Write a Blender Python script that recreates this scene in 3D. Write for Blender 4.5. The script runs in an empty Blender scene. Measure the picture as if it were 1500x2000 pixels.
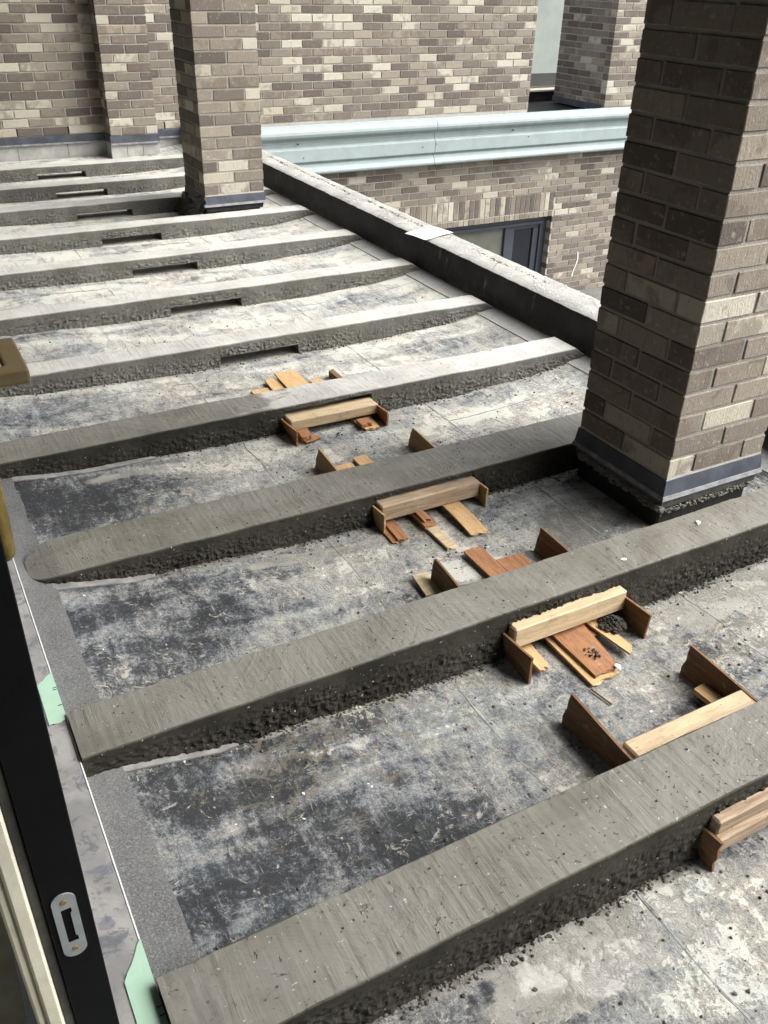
import bpy, bmesh, math, random
from mathutils import Vector, Matrix, noise
random.seed(7)
S = bpy.context.scene
COL = S.collection

# ------------------------------------------------------------ camera, sky, sun, exposure
A, B, Cc, F, H = 5.14400143e-01, 5.53766935e-01, -2.77689910e-02, 1732.13, 1.45
fw = Vector((math.sin(A)*math.cos(B), math.cos(A)*math.cos(B), -math.sin(B)))
rt = Vector((math.cos(A), -math.sin(A), 0)); dn = fw.cross(rt)
r2 = math.cos(Cc)*rt + math.sin(Cc)*dn; d2 = -math.sin(Cc)*rt + math.cos(Cc)*dn
cam_d = bpy.data.cameras.new('camera'); cam = bpy.data.objects.new('camera', cam_d); COL.objects.link(cam)
m3 = Matrix((r2, -d2, -fw)).transposed()
cam.matrix_world = Matrix.Translation((0, 0, H)) @ m3.to_4x4()
cam_d.sensor_fit = 'VERTICAL'; cam_d.sensor_height = 24; cam_d.lens = 24*F/2000
cam_d.clip_start = 0.05; cam_d.clip_end = 300
S.camera = cam

SUN_EL, SUN_AZ = math.radians(50), math.radians(122)      # azimuth measured clockwise from +Y (towards +X)
W = bpy.data.worlds.new('World'); S.world = W; W.use_nodes = True
wn = W.node_tree; wn.nodes.clear()
sky = wn.nodes.new('ShaderNodeTexSky'); sky.sky_type = 'NISHITA'; sky.sun_disc = False
sky.sun_elevation = SUN_EL; sky.sun_rotation = SUN_AZ
sky.air_density = 1.0; sky.dust_density = 6.0; sky.ozone_density = 1.0
hs = wn.nodes.new('ShaderNodeHueSaturation'); hs.inputs['Saturation'].default_value = 0.35
bg = wn.nodes.new('ShaderNodeBackground'); bg.inputs['Strength'].default_value = 0.15
wo = wn.nodes.new('ShaderNodeOutputWorld')
wn.links.new(sky.outputs[0], hs.inputs['Color']); wn.links.new(hs.outputs[0], bg.inputs[0]); wn.links.new(bg.outputs[0], wo.inputs[0])
sd = bpy.data.lights.new('sun', 'SUN'); sd.energy = 1.5; sd.angle = math.radians(60); sd.color = (1, .97, .92)
sun = bpy.data.objects.new('sun', sd); COL.objects.link(sun)
sdir = Vector((math.sin(SUN_AZ)*math.cos(SUN_EL), math.cos(SUN_AZ)*math.cos(SUN_EL), math.sin(SUN_EL)))
sun.rotation_euler = sdir.to_track_quat('Z', 'Y').to_euler()
S.view_settings.view_transform = 'Standard'; S.view_settings.look = 'None'
S.view_settings.gamma = 1; S.view_settings.use_curve_mapping = False
S.view_settings.exposure = 1.45

# ------------------------------------------------------------ helpers
def tag(o, label=None, cat=None, group=None, kind=None):
    if label: o['label'] = label
    if cat: o['category'] = cat
    if group: o['group'] = group
    if kind: o['kind'] = kind
    return o
def empty(name, loc, label, cat, group=None):
    o = bpy.data.objects.new(name, None); COL.objects.link(o); o.location = loc
    o.empty_display_size = .05
    return tag(o, label, cat, group)
def mesh_obj(name, V, Fc, mat, parent=None, smooth=False, loc=None):
    me = bpy.data.meshes.new(name); me.from_pydata([tuple(v) for v in V], [], Fc); me.update()
    if mat: me.materials.append(mat)
    if smooth: me.polygons.foreach_set('use_smooth', [True]*len(me.polygons))
    o = bpy.data.objects.new(name, me); COL.objects.link(o)
    if loc: o.location = loc
    if parent: o.parent = parent
    return o
def box_vf(x0, x1, y0, y1, z0, z1):
    V = [(x0,y0,z0),(x1,y0,z0),(x1,y1,z0),(x0,y1,z0),(x0,y0,z1),(x1,y0,z1),(x1,y1,z1),(x0,y1,z1)]
    return V, [(0,3,2,1),(4,5,6,7),(0,1,5,4),(1,2,6,5),(2,3,7,6),(3,0,4,7)]
def boxes(name, L, mat, parent=None, bevel=0, loc=None):
    V, Fc = [], []
    for b in L:
        v, f = box_vf(*b); n = len(V); V += v; Fc += [tuple(i+n for i in q) for q in f]
    o = mesh_obj(name, V, Fc, mat, parent, loc=loc)
    if bevel: bevel_mesh(o.data, bevel)
    return o
def bevel_mesh(me, w, seg=1):
    bm = bmesh.new(); bm.from_mesh(me)
    bmesh.ops.bevel(bm, geom=bm.edges[:], offset=w, segments=seg, affect='EDGES', profile=.6)
    bm.to_mesh(me); bm.free(); me.update()
def nz(x, y, z=0, s=1): return noise.noise(Vector((x*s, y*s, z*s)))
def fbm(x, y, z=0, s=1, o=4):
    a, t, f = 0, 0, 1
    for i in range(o):
        a += noise.noise(Vector((x*s*f+i*7.3, y*s*f, z*s*f)))/f; f *= 2
    return a
def ss(a, b, x):
    t = min(1, max(0, (x-a)/(b-a))); return t*t*(3-2*t)
def extrude_profile(name, prof, xs, mat, parent=None, axis='x', caps=True):
    """closed profile of (u,z), swept along x between xs"""
    V, Fc = [], []; n = len(prof)
    for x in xs: V += [(x, u, z) for u, z in prof]
    for k in range(len(xs)-1):
        for i in range(n):
            j = (i+1) % n; Fc.append((k*n+i, k*n+j, (k+1)*n+j, (k+1)*n+i))
    if caps: Fc.append(tuple(range(n))[::-1]); Fc.append(tuple((len(xs)-1)*n+i for i in range(n)))
    o = mesh_obj(name, V, Fc, mat, parent)
    bm = bmesh.new(); bm.from_mesh(o.data); bmesh.ops.recalc_face_normals(bm, faces=bm.faces[:]); bm.to_mesh(o.data); bm.free()
    return o

# ------------------------------------------------------------ node materials
class M:
    def __init__(s, name, rough=.8, spec=.3):
        s.m = bpy.data.materials.new(name); s.m.use_nodes = True; s.t = s.m.node_tree; s.N = s.t.nodes; s.L = s.t.links
        s.N.clear(); s.p = s.N.new('ShaderNodeBsdfPrincipled'); o = s.N.new('ShaderNodeOutputMaterial')
        s.L.new(s.p.outputs[0], o.inputs[0]); s.p.inputs['Roughness'].default_value = rough
        s.p.inputs['Specular IOR Level'].default_value = spec
        s.bh = None
    def put(s, v, sock):
        if isinstance(v, bpy.types.NodeSocket): s.L.new(v, sock)
        elif isinstance(v, tuple) and len(v) == 3 and sock.type == 'RGBA': sock.default_value = (*v, 1)
        else: sock.default_value = v
    def coord(s, kind='Object', scale=(1,1,1), rot=(0,0,0), loc=(0,0,0)):
        c = s.N.new('ShaderNodeTexCoord'); mp = s.N.new('ShaderNodeMapping'); s.L.new(c.outputs[kind], mp.inputs[0])
        mp.inputs['Scale'].default_value = scale; mp.inputs['Rotation'].default_value = rot; s.put(loc, mp.inputs['Location'])
        return mp.outputs[0]
    def noise(s, vec, scale, detail=4, rough=.6, dist=0):
        n = s.N.new('ShaderNodeTexNoise'); s.L.new(vec, n.inputs['Vector']); n.inputs['Scale'].default_value = scale
        n.inputs['Detail'].default_value = detail; n.inputs['Roughness'].default_value = rough; n.inputs['Distortion'].default_value = dist
        return n.outputs['Fac']
    def vor(s, vec, scale, feat='F1'):
        n = s.N.new('ShaderNodeTexVoronoi'); n.feature = feat; s.L.new(vec, n.inputs['Vector']); n.inputs['Scale'].default_value = scale
        return n.outputs['Distance']
    def math(s, op, a, b=0.0, clamp=False):
        n = s.N.new('ShaderNodeMath'); n.operation = op; s.put(a, n.inputs[0]); s.put(b, n.inputs[1]); n.use_clamp = clamp; return n.outputs[0]
    def rng(s, v, a, b, c=0.0, d=1.0):
        n = s.N.new('ShaderNodeMapRange'); n.interpolation_type = 'SMOOTHSTEP'; s.put(v, n.inputs[0])
        for i, k in enumerate((a, b, c, d)): s.put(k, n.inputs[i+1])
        return n.outputs[0]
    def mix(s, f, a, b, mode='MIX'):
        n = s.N.new('ShaderNodeMix'); n.data_type = 'RGBA'; n.blend_type = mode; s.put(f, n.inputs[0]); s.put(a, n.inputs[6]); s.put(b, n.inputs[7])
        return n.outputs[2]
    def ramp(s, v, stops, interp='LINEAR'):
        n = s.N.new('ShaderNodeValToRGB'); s.L.new(v, n.inputs[0]); r = n.color_ramp; r.interpolation = interp
        while len(r.elements) < len(stops): r.elements.new(.5)
        for e, (p, c) in zip(r.elements, stops): e.position = p; e.color = (*c, 1)
        return n.outputs[0]
    def attr(s, name, typ='GEOMETRY'):
        n = s.N.new('ShaderNodeAttribute'); n.attribute_name = name; n.attribute_type = typ; return n.outputs['Fac']
    def base(s, c): s.put(c, s.p.inputs['Base Color']); return s
    def rough(s, r): s.put(r, s.p.inputs['Roughness']); return s
    def bump(s, h, dist=.003, strength=1.0):
        n = s.N.new('ShaderNodeBump'); s.L.new(h, n.inputs['Height']); n.inputs['Distance'].default_value = dist; n.inputs['Strength'].default_value = strength
        if s.bh: s.L.new(s.bh, n.inputs['Normal'])
        s.bh = n.outputs[0]; s.L.new(s.bh, s.p.inputs['Normal']); return s

def brick_mat(name, typ, k=1.0):
    m = M(name, .88, .2)
    tone = m.attr('tone', typ)
    t2 = m.attr('seed', typ)
    cb = m.N.new('ShaderNodeCombineXYZ'); m.L.new(m.math('MULTIPLY', t2, 37.0), cb.inputs[0]); m.L.new(m.math('MULTIPLY', t2, 91.0), cb.inputs[2])
    v = m.coord(loc=cb.outputs[0]); vs = m.coord(scale=(9, 9, 1.2), loc=cb.outputs[0])
    col = m.ramp(tone, [(0, (.098*k,.085*k,.073*k)), (.22, (.142*k,.124*k,.104*k)), (.45, (.192*k,.170*k,.140*k)), (.66, (.235*k,.208*k,.170*k)), (.76, (.275*k,.246*k,.192*k)), (.84, (.355*k,.332*k,.265*k)), (1, (.44*k,.42*k,.35*k))])
    dark = m.mix(.65, col, (.11*k,.085*k,.073*k))
    n1 = m.noise(v, 11, 3, .6, .5)
    col = m.mix(m.rng(m.math('ADD', n1, m.math('MULTIPLY', m.math('SUBTRACT', t2, .5), .35)), .52, .66, 0, .8), col, dark)
    st = m.noise(vs, 16, 3, .7)
    col = m.mix(m.rng(st, .56, .72, 0, .45), col, (.07*k,.055*k,.048*k))
    pit = m.noise(v, 170, 3, .7)
    col = m.mix(m.rng(pit, .60, .70, 0, .55), col, (.06*k,.05*k,.042*k))
    col = m.mix(m.rng(m.noise(v, 60, 2, .6), .58, .75, 0, .35), col, (.5*k,.46*k,.38*k))
    m.base(col); m.bump(m.noise(v, 120, 4, .75), .0035, .8); m.bump(m.noise(vs, 20, 2, .6), .002, .6)
    return m.m
BR_O = brick_mat('brick_single', 'OBJECT'); BR_G = brick_mat('brick_mass', 'GEOMETRY')
def mortar_mat(name, c, k=1.0):
    m = M(name, .95, .1); v = m.coord()
    m.base(m.mix(m.noise(v, 14, 4, .6), tuple(x*.78 for x in c), tuple(min(1, x*1.15) for x in c))); m.bump(m.noise(v, 160, 3, .7), .004); return m.m
MORT = mortar_mat('mortar', (.30,.285,.255)); MORT_W = mortar_mat('light_mortar', (.40,.38,.345))

def plain(name, c, rough=.7, spec=.3, var=.15, sc=12, bump=0, bsc=80, metal=0):
    m = M(name, rough, spec); v = m.coord()
    n = m.noise(v, sc, 5, .65)
    m.base(m.mix(m.rng(n, .3, .7), tuple(x*(1-var) for x in c), tuple(x*(1+var) for x in c)))
    m.p.inputs['Metallic'].default_value = metal
    if bump: m.bump(m.noise(v, bsc, 4, .7), bump)
    return m.m
FLASH = plain('grey_blue_flashing', (.055,.062,.078), .55, .4, .3, 10, .0008, 60)
LIP = plain('dusty_pale_strip', (.22,.225,.235), .8, .2, .3, 25, .002, 60)
BLOCK = plain('pale_block', (.36,.36,.345), .95, .1, .18, 9, .003, 90)
BITU = None
def bitumen():
    m = M('bitumen', .62, .35); v = m.coord(); vz = m.coord(scale=(1, 1, .25))
    c = m.mix(m.rng(m.noise(v, 5, 5, .7), .35, .75), (.010,.010,.011), (.030,.030,.032))
    c = m.mix(m.rng(m.noise(vz, 22, 5, .75), .60, .72, 0, .7), c, (.16,.16,.16))
    g = m.N.new('ShaderNodeSeparateXYZ'); m.L.new(m.coord(), g.inputs[0])
    low = m.math('ADD', g.outputs[2], m.math('MULTIPLY', m.math('SUBTRACT', m.noise(v, 6, 4, .7), .5), .12))
    c = m.mix(m.rng(low, .095, .035, 0, .75), c, (.14,.12,.09))
    m.base(c); m.bump(m.noise(v, 30, 5, .7), .004); return m.m
BITU = bitumen()
BLK = plain('black_membrane', (.012,.012,.013), .6, .3, .4, 14, .004, 25)

# concrete of the ribs: attributes dry (cured skin), side (1 on the vertical faces)
def rib_mat():
    m = M('rib_concrete', .8, .35); v = m.coord(); vy = m.coord(scale=(1, .06, .3)); vx = m.coord(scale=(.25, 1, 1))
    dry = m.attr('dry'); side = m.attr('side')
    n = m.noise(v, 7, 6, .65); nf = m.noise(v, 240, 4, .8)
    wet = m.mix(m.rng(n, .3, .7), (.104,.101,.085), (.145,.141,.121))
    wet = m.mix(m.rng(m.noise(vy, 55, 3, .7), .35, .65, 0, .16), wet, (.20,.193,.165))
    dr = m.mix(m.rng(n, .3, .7), (.31,.309,.288), (.41,.41,.388))
    pn = m.noise(m.coord(scale=(.7, 1.3, 1)), 9, 5, .6, .5)
    fac = m.math('ADD', m.math('MULTIPLY', m.math('SUBTRACT', dry, .5), 2.0), m.math('SUBTRACT', pn, .5))
    bl = m.noise(m.coord(scale=(1, 1.6, 1), loc=(7, 2, 0)), 3.2, 6, .62, .6)
    wet = m.mix(m.rng(bl, .42, .62, 0, .45), wet, (.175,.173,.156)); wet = m.mix(m.rng(bl, .46, .34, 0, .4), wet, (.085,.082,.067))
    dr = m.mix(m.rng(bl, .40, .30, 0, .5), dr, (.25,.247,.225))
    top = m.mix(m.rng(fac, -.12, .10), wet, dr)
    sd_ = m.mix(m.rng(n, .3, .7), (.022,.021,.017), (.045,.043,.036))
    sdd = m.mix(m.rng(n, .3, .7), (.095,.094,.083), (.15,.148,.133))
    sc = m.mix(m.rng(dry, .4, .8), sd_, sdd)  # sides darker than tops: rough damp concrete plus shade put into the colour
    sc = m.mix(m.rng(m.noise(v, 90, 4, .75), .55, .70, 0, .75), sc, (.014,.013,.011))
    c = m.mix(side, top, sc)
    c = m.mix(m.rng(nf, .61, .70, 0, .6), c, (.05,.048,.04))
    c = m.mix(m.rng(m.noise(v, 130, 2, .5), .70, .76, 0, .5), c, (.62,.61,.56))
    m.base(c)
    m.rough(m.math('ADD', m.rng(m.noise(v, 5, 4, .6), .3, .7, .48, .75), m.math('MULTIPLY', side, .3)))
    m.put(m.math('SUBTRACT', .35, m.math('MULTIPLY', side, .3)), m.p.inputs['Specular IOR Level'])
    tm = m.rng(m.noise(m.coord(loc=(3, 3, 3)), 4.5, 5, .65, .8), .38, .62, .12, 1.0)
    vq = m.coord(scale=(1, .10, .3), rot=(0, 0, -.22))
    tr = m.math('ADD', m.noise(vq, 42, 5, .72, .4), m.math('MULTIPLY', m.rng(m.noise(vq, 26, 3, .6, .3), .60, .72), .16))
    m.bump(m.math('MULTIPLY', m.math('MULTIPLY', tr, tm), m.math('SUBTRACT', 1.0, side)), .0048, .9)
    m.bump(m.rng(m.noise(m.coord(loc=(1, 5, 2)), 58, 4, .75, .3), .62, .70, 1.0, 0.0), .0045, .9)
    return m.m
RIB = rib_mat()

def floor_mat():
    m = M('membrane_floor', .6, .4); v = m.coord(); vr = m.coord(scale=(1, .38, 1), rot=(0, 0, .5)); vr2 = m.coord(scale=(.35, 1, 1), rot=(0, 0, .25))
    cov = m.attr('cover'); slur = m.attr('slurry'); sand = m.attr('sand'); dk = m.attr('damp_and_shadow')
    na = m.noise(vr2, 6, 6, .62, .9); nb = m.noise(vr, 20, 8, .74, .7); nc = m.noise(v, 85, 6, .8, .5); nd = m.noise(v, 260, 3, .8)
    sy_ = m.N.new('ShaderNodeSeparateXYZ'); m.L.new(v, sy_.inputs[0]); fine = m.rng(sy_.outputs[1], 2.2, 4.6, 1.0, .42)
    nc = m.math('ADD', m.math('MULTIPLY', m.math('SUBTRACT', nc, .5), fine), .5)
    def k_(n, g): return m.math('MULTIPLY', m.math('SUBTRACT', n, .5), g)
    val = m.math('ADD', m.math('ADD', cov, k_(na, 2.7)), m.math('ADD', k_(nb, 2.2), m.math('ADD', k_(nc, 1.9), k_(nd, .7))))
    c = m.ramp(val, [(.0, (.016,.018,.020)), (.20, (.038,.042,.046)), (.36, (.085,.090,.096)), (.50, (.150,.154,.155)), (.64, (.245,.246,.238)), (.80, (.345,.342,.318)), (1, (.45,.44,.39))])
    blue = m.noise(m.coord(loc=(5, 1, 0)), 4, 4, .6)
    c = m.mix(m.math('MULTIPLY', m.rng(blue, .42, .58), .75), c, m.mix(1.0, c, (.86,.93,1.0), 'MULTIPLY'))
    w = m.rng(val, .5, .9); w2 = m.rng(val, .85, 1.05)
    # scratch flecks of cement
    fl = m.noise(m.coord(scale=(1, .22, 1), rot=(0, 0, .9)), 70, 6, .82, 1.8)
    c = m.mix(m.rng(fl, .60, .65, 0, .55), c, (.42,.41,.37))
    fl2 = m.noise(m.coord(scale=(.25, 1, 1), rot=(0, 0, .35)), 62, 6, .82, 1.5)
    c = m.mix(m.rng(fl2, .585, .65, 0, .65), c, (.062,.066,.076))
    fl3 = m.noise(m.coord(scale=(.3, 1, 1), rot=(0, 0, -.4), loc=(4, 3, 0)), 48, 6, .8, 1.5)
    c = m.mix(m.rng(fl3, .60, .66, 0, .5), c, (.40,.40,.385))
    cr_ = m.noise(m.coord(loc=(9, 2, 0)), 26, 10, .82, 1.1)
    c = m.mix(m.rng(m.math('ADD', cr_, m.math('MULTIPLY', cov, .10)), .60, .64, 0, m.math('MULTIPLY', fine, .75)), c, (.40,.385,.33))
    dk_ = m.noise(m.coord(loc=(1, 8, 0)), 34, 9, .82, 1.0)
    c = m.mix(m.rng(m.math('SUBTRACT', dk_, m.math('MULTIPLY', cov, .06)), .545, .60, 0, m.math('MULTIPLY', fine, .7)), c, (.035,.038,.042))
    # sandy mud
    sn = m.noise(v, 26, 7, .8, .7)
    c = m.mix(m.math('MULTIPLY', m.rng(m.math('ADD', sn, m.math('MULTIPLY', sand, .18)), .64, .72), .6), c, (.15,.135,.10))
    # smooth cement slurry washed off the ribs
    sl = m.rng(m.math('ADD', slur, m.math('MULTIPLY', m.math('SUBTRACT', m.noise(v, 8, 5, .65), .5), .7)), .44, .56)
    slc = m.mix(m.rng(m.noise(v, 5, 5, .7), .3, .7), (.20,.197,.175), (.33,.325,.29))
    c = m.mix(m.math('MULTIPLY', sl, .85), c, slc)
    pale = m.attr('pale')
    pl = m.rng(m.math('ADD', pale, m.math('MULTIPLY', m.math('SUBTRACT', m.noise(v, 13, 9, .76, .6), .5), 1.6)), .50, .66)
    c = m.mix(m.math('MULTIPLY', pl, .88), c, m.mix(m.rng(m.noise(v, 30, 5, .7), .35, .65), (.33,.328,.305), (.45,.445,.41)))
    damp_shd = m.rng(m.math('ADD', dk, m.math('MULTIPLY', m.math('SUBTRACT', m.noise(v, 9, 5, .65), .5), .5)), .40, .62)
    c = m.mix(m.math('MULTIPLY', damp_shd, .62), c, (.085,.082,.070))  # damp at the rib feet and the column's painted shadow
    sp = m.noise(v, 75, 2, .6)
    c = m.mix(m.rng(sp, .70, .74, 0, .8), c, (.05,.046,.036))
    sp2 = m.noise(m.coord(loc=(3, 7, 1)), 110, 2, .5)
    c = m.mix(m.rng(sp2, .72, .75, 0, .5), c, (.45,.45,.42))
    m.base(c)
    m.rough(m.math('SUBTRACT', .82, m.math('MULTIPLY', damp_shd, .3)))
    hgt = m.math('ADD', m.math('MULTIPLY', w, .5), m.math('MULTIPLY', m.noise(v, 150, 5, .8), .8))
    hgt = m.math('ADD', hgt, m.math('MULTIPLY', w2, .5))
    m.bump(hgt, .003, 1.0); m.bump(m.noise(v, 12, 4, .6), .006, .5)
    return m.m
FLOOR = floor_mat()
def cap_mat(name, c1, c2):
    m = M(name, .9, .25); v = m.coord()
    c = m.mix(m.rng(m.noise(v, 4, 5, .6), .3, .7), c1, c2)
    c = m.mix(m.rng(m.noise(v, 230, 3, .8), .5, .62, 0, .65), c, tuple(x*1.6 for x in c2))
    c = m.mix(m.rng(m.noise(v, 200, 3, .8), .56, .64, 0, .6), c, tuple(x*.35 for x in c1))
    m.base(c); m.bump(m.noise(v, 260, 3, .8), .003, 1); return m.m
CAP = cap_mat('mineral_cap_sheet', (.085,.088,.09), (.15,.152,.152))
CAP2 = cap_mat('pale_cap_sheet', (.25,.25,.24), (.36,.36,.345))
def coping_mat():
    m = M('coping', .9, .2); v = m.coord(); vy = m.coord(scale=(1, .35, 1))
    c = m.mix(m.rng(m.noise(v, 5, 6, .65), .3, .7), (.235,.235,.22), (.35,.35,.33))
    c = m.mix(m.rng(m.noise(v, 40, 5, .8), .60, .68, 0, .55), c, (.13,.125,.115))
    cr = m.vor(m.coord(scale=(1, .45, 1)), 7, 'DISTANCE_TO_EDGE')
    cr2 = m.math('ADD', cr, m.math('MULTIPLY', m.math('SUBTRACT', m.noise(v, 25, 4, .7), .5), .12))
    c = m.mix(m.rng(m.math('ABSOLUTE', cr2, 0), .018, .002, 0, .55), c, (.10,.095,.085))
    m.base(c); m.bump(m.noise(v, 60, 5, .75), .005); return m.m
COPING = coping_mat()
def crumb_mat():
    m = M('crumbs', .9, .2); v = m.coord()
    m.base(m.ramp(m.noise(v, 30, 2, .5), [(.3, (.03,.028,.022)), (.5, (.075,.070,.058)), (.62, (.16,.155,.135)), (.7, (.45,.44,.4))])); return m.m
CRUMB = crumb_mat()
CRUMB_D = plain('damp_mortar', (.055,.052,.043), .85, .3, .4, 60, .003, 140)
FLAKE = plain('white_flake', (.72,.72,.70), .7, .3, .1)
def wood(name, c1, c2, dirt=.3, ax=(1, 12, 12)):
    m = M(name, .68, .3); v = m.coord(); vg = m.coord(scale=ax)
    g = m.noise(vg, 7, 5, .65, .8)
    c = m.mix(m.rng(g, .32, .68), c1, c2)
    c = m.mix(m.rng(m.noise(vg, 22, 3, .6, .3), .55, .72, 0, .5), c, tuple(x*.45 for x in c1))
    c = m.mix(m.rng(m.noise(v, 22, 4, .7), .56, .72, 0, dirt), c, (.10,.088,.068))
    c = m.mix(m.rng(m.noise(m.coord(loc=(5, 5, 5)), 34, 6, .75), .58, .66, 0, .55), c, (.27,.262,.235))
    c = m.mix(m.rng(m.noise(v, 160, 2, .6), .66, .72, 0, .6), c, (.04,.035,.025))
    m.base(c); m.bump(g, .0015, .6); return m.m
W_GREY = wood('weathered_board', (.20,.145,.095), (.34,.26,.18), .35)
W_PALE = wood('pale_board', (.38,.29,.18), (.50,.40,.26), .35)
W_RED = wood('reddish_shim', (.19,.085,.038), (.30,.15,.07), .45, (12, 1, 12))
W_CHIP = wood('fresh_shim', (.38,.24,.115), (.50,.34,.17), .3, (12, 1, 12))
W_PLY = wood('brown_end_board', (.10,.050,.022), (.19,.10,.045), .5, (12, 1, 12))
W_YEL = wood('yellow_end_board', (.26,.165,.075), (.36,.245,.12), .35, (12, 1, 12))
TEAL = plain('pale_blue_green_paint', (.265,.318,.318), .62, .25, .07, 7)
TEALD = plain('dark_screw', (.03,.03,.03), .6)
BLACK = plain('black_gap', (.006,.006,.006), .9, .05)
WFRAME = plain('slate_frame', (.040,.046,.060), .4, .5, .15, 8)
def glass_mat():
    m = M('dark_glass', .05, .5); m.base((.010,.013,.020)); return m.m
GLASS = glass_mat()
BLIND = plain('greenish_blind', (.66,.68,.58), .9, .1, .12, 6)
DFRAME = plain('black_door_frame', (.0035,.004,.005), .65, .12, .3, 9, .0006, 80)
GASK = plain('worn_grey_gasket', (.055,.055,.05), .6, .35, .45, 18, .001, 90)
CREAM = plain('cream_aluminium', (.62,.61,.50), .55, .3, .12, 10, .0006, 160)
OLIVE = plain('olive_interior_floor', (.30,.275,.18), .85, .2, .2, 12, .001, 120)
STRIKE = plain('steel', (.30,.335,.35), .45, .5, .12, 30, .0004, 80, metal=.3)
BRASSY = plain('brass', (.25,.165,.06), .45, .5, .2, 40, metal=.3)
BRONZE = plain('bronze_lacquer', (.115,.088,.045), .42, .45, .08, 60, .0003, 200)
GOLD = plain('worn_gold', (.12,.085,.02), .35, .5, .4, 50, .001, 60, metal=.3)
PANEL = plain('pale_green_render', (.26,.29,.265), .9, .2, .08, 3)
TAPE = plain('mint_tape', (.33,.49,.385), .7, .2, .05, 20)
STRIP = plain('pale_strip', (.21,.208,.20), .8, .2, .3, 25)
PAPER = plain('white_sheet', (.50,.51,.54), .8, .2, .08, 8)
def sill_mat():
    m = M('film_covered_sill', .5, .4); v = m.coord(); vy = m.coord(scale=(1, .12, 1))
    c = m.mix(m.rng(m.noise(v, 9, 6, .65, .5), .35, .62), (.19,.19,.19), (.30,.295,.285))
    c = m.mix(m.rng(m.noise(v, 22, 6, .75, 1.4), .55, .59, 0, .75), c, (.10,.108,.125))
    c = m.mix(m.rng(m.noise(m.coord(loc=(2, 2, 2)), 11, 4, .6, 1.8), .62, .64, 0, .6), c, (.12,.13,.165))
    c = m.mix(m.rng(m.noise(vy, 120, 3, .6), .60, .68, 0, .45), c, (.20,.205,.22))
    m.base(c); m.bump(m.noise(v, 18, 5, .7, 1.0), .0015); return m.m
SILL = sill_mat()
EDGE = plain('bare_aluminium_edge', (.72,.73,.72), .35, .5, .05)
ROOFM = plain('soffit_render', (.09,.085,.08), .95, .1, .1, 4)
WALLM = plain('house_render', (.06,.056,.05), .95, .1, .15, 4)
GROUND = plain('yard_paving', (.16,.155,.145), .95, .1, .2, 2)

# ------------------------------------------------------------ terrain of the terrace
def FL(x, y):
    k = 1.0 - .5*ss(1.8, 2.7, y)
    l = .0 + .030*ss(.95, .45, x) + .058*ss(.45, .08, x)
    r = .014*ss(1.75, 2.1, x) + .045*ss(2.1, 2.56, x)
    return l*k + r
# rib data: front y, rear y at its top, top z, dry
RIBS = [(.667,.820,.150,.0), (1.312,1.457,.139,.0), (1.994,2.180,.104,.04), (2.682,2.838,.099,.28),
        (3.357,3.487,.093,.95), (4.045,4.175,.093,.95), (4.712,4.845,.093,.97), (5.380,5.520,.093,1), (6.032,6.175,.092,1),
        (6.685,6.82,.090,1), (7.366,7.51,.090,1)]
NX0, NX1 = 1.095, 1.45

lower = boxes('lower_ground', [(-30, 60, -30, 60, -4.1, -4.0)], GROUND); tag(lower, kind='structure')
slab = boxes('terrace_slab', [(-.1, 2.66, -2.5, 8.19, -.30, -.02)], BLOCK); tag(slab, kind='structure')

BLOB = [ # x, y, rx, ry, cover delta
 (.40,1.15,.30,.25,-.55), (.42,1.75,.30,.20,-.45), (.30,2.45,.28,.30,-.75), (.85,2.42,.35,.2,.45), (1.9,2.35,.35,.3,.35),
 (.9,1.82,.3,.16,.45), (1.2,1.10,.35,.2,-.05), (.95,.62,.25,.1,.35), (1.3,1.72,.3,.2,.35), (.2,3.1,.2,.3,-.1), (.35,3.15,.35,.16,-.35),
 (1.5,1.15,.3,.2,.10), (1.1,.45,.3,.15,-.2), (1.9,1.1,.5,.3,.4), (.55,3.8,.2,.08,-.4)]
SLU = [(.72,.585,.22,.07,1.0), (.95,.50,.05,.10,.0), (1.8,2.35,.5,.10,.45), (.5,2.60,.25,.05,.6), (1.05,1.90,.25,.04,.6), (1.75,1.25,.35,.14,.75), (.75,1.93,.2,.04,.6), (.75,2.3,.25,.05,.0)]
PALE = [(.80,.565,.14,.05,.85), (.66,.60,.08,.05,.7), (.965,.60,.035,.06,.9), (.99,.52,.05,.03,.9), (.85,2.40,.18,.07,.7), (.70,1.84,.24,.05,.62), (1.65,2.28,.3,.08,.6), (.6,3.1,.3,.07,.6), (.80,1.60,.16,.06,.6), (.62,1.21,.12,.04,.6)]
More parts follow.
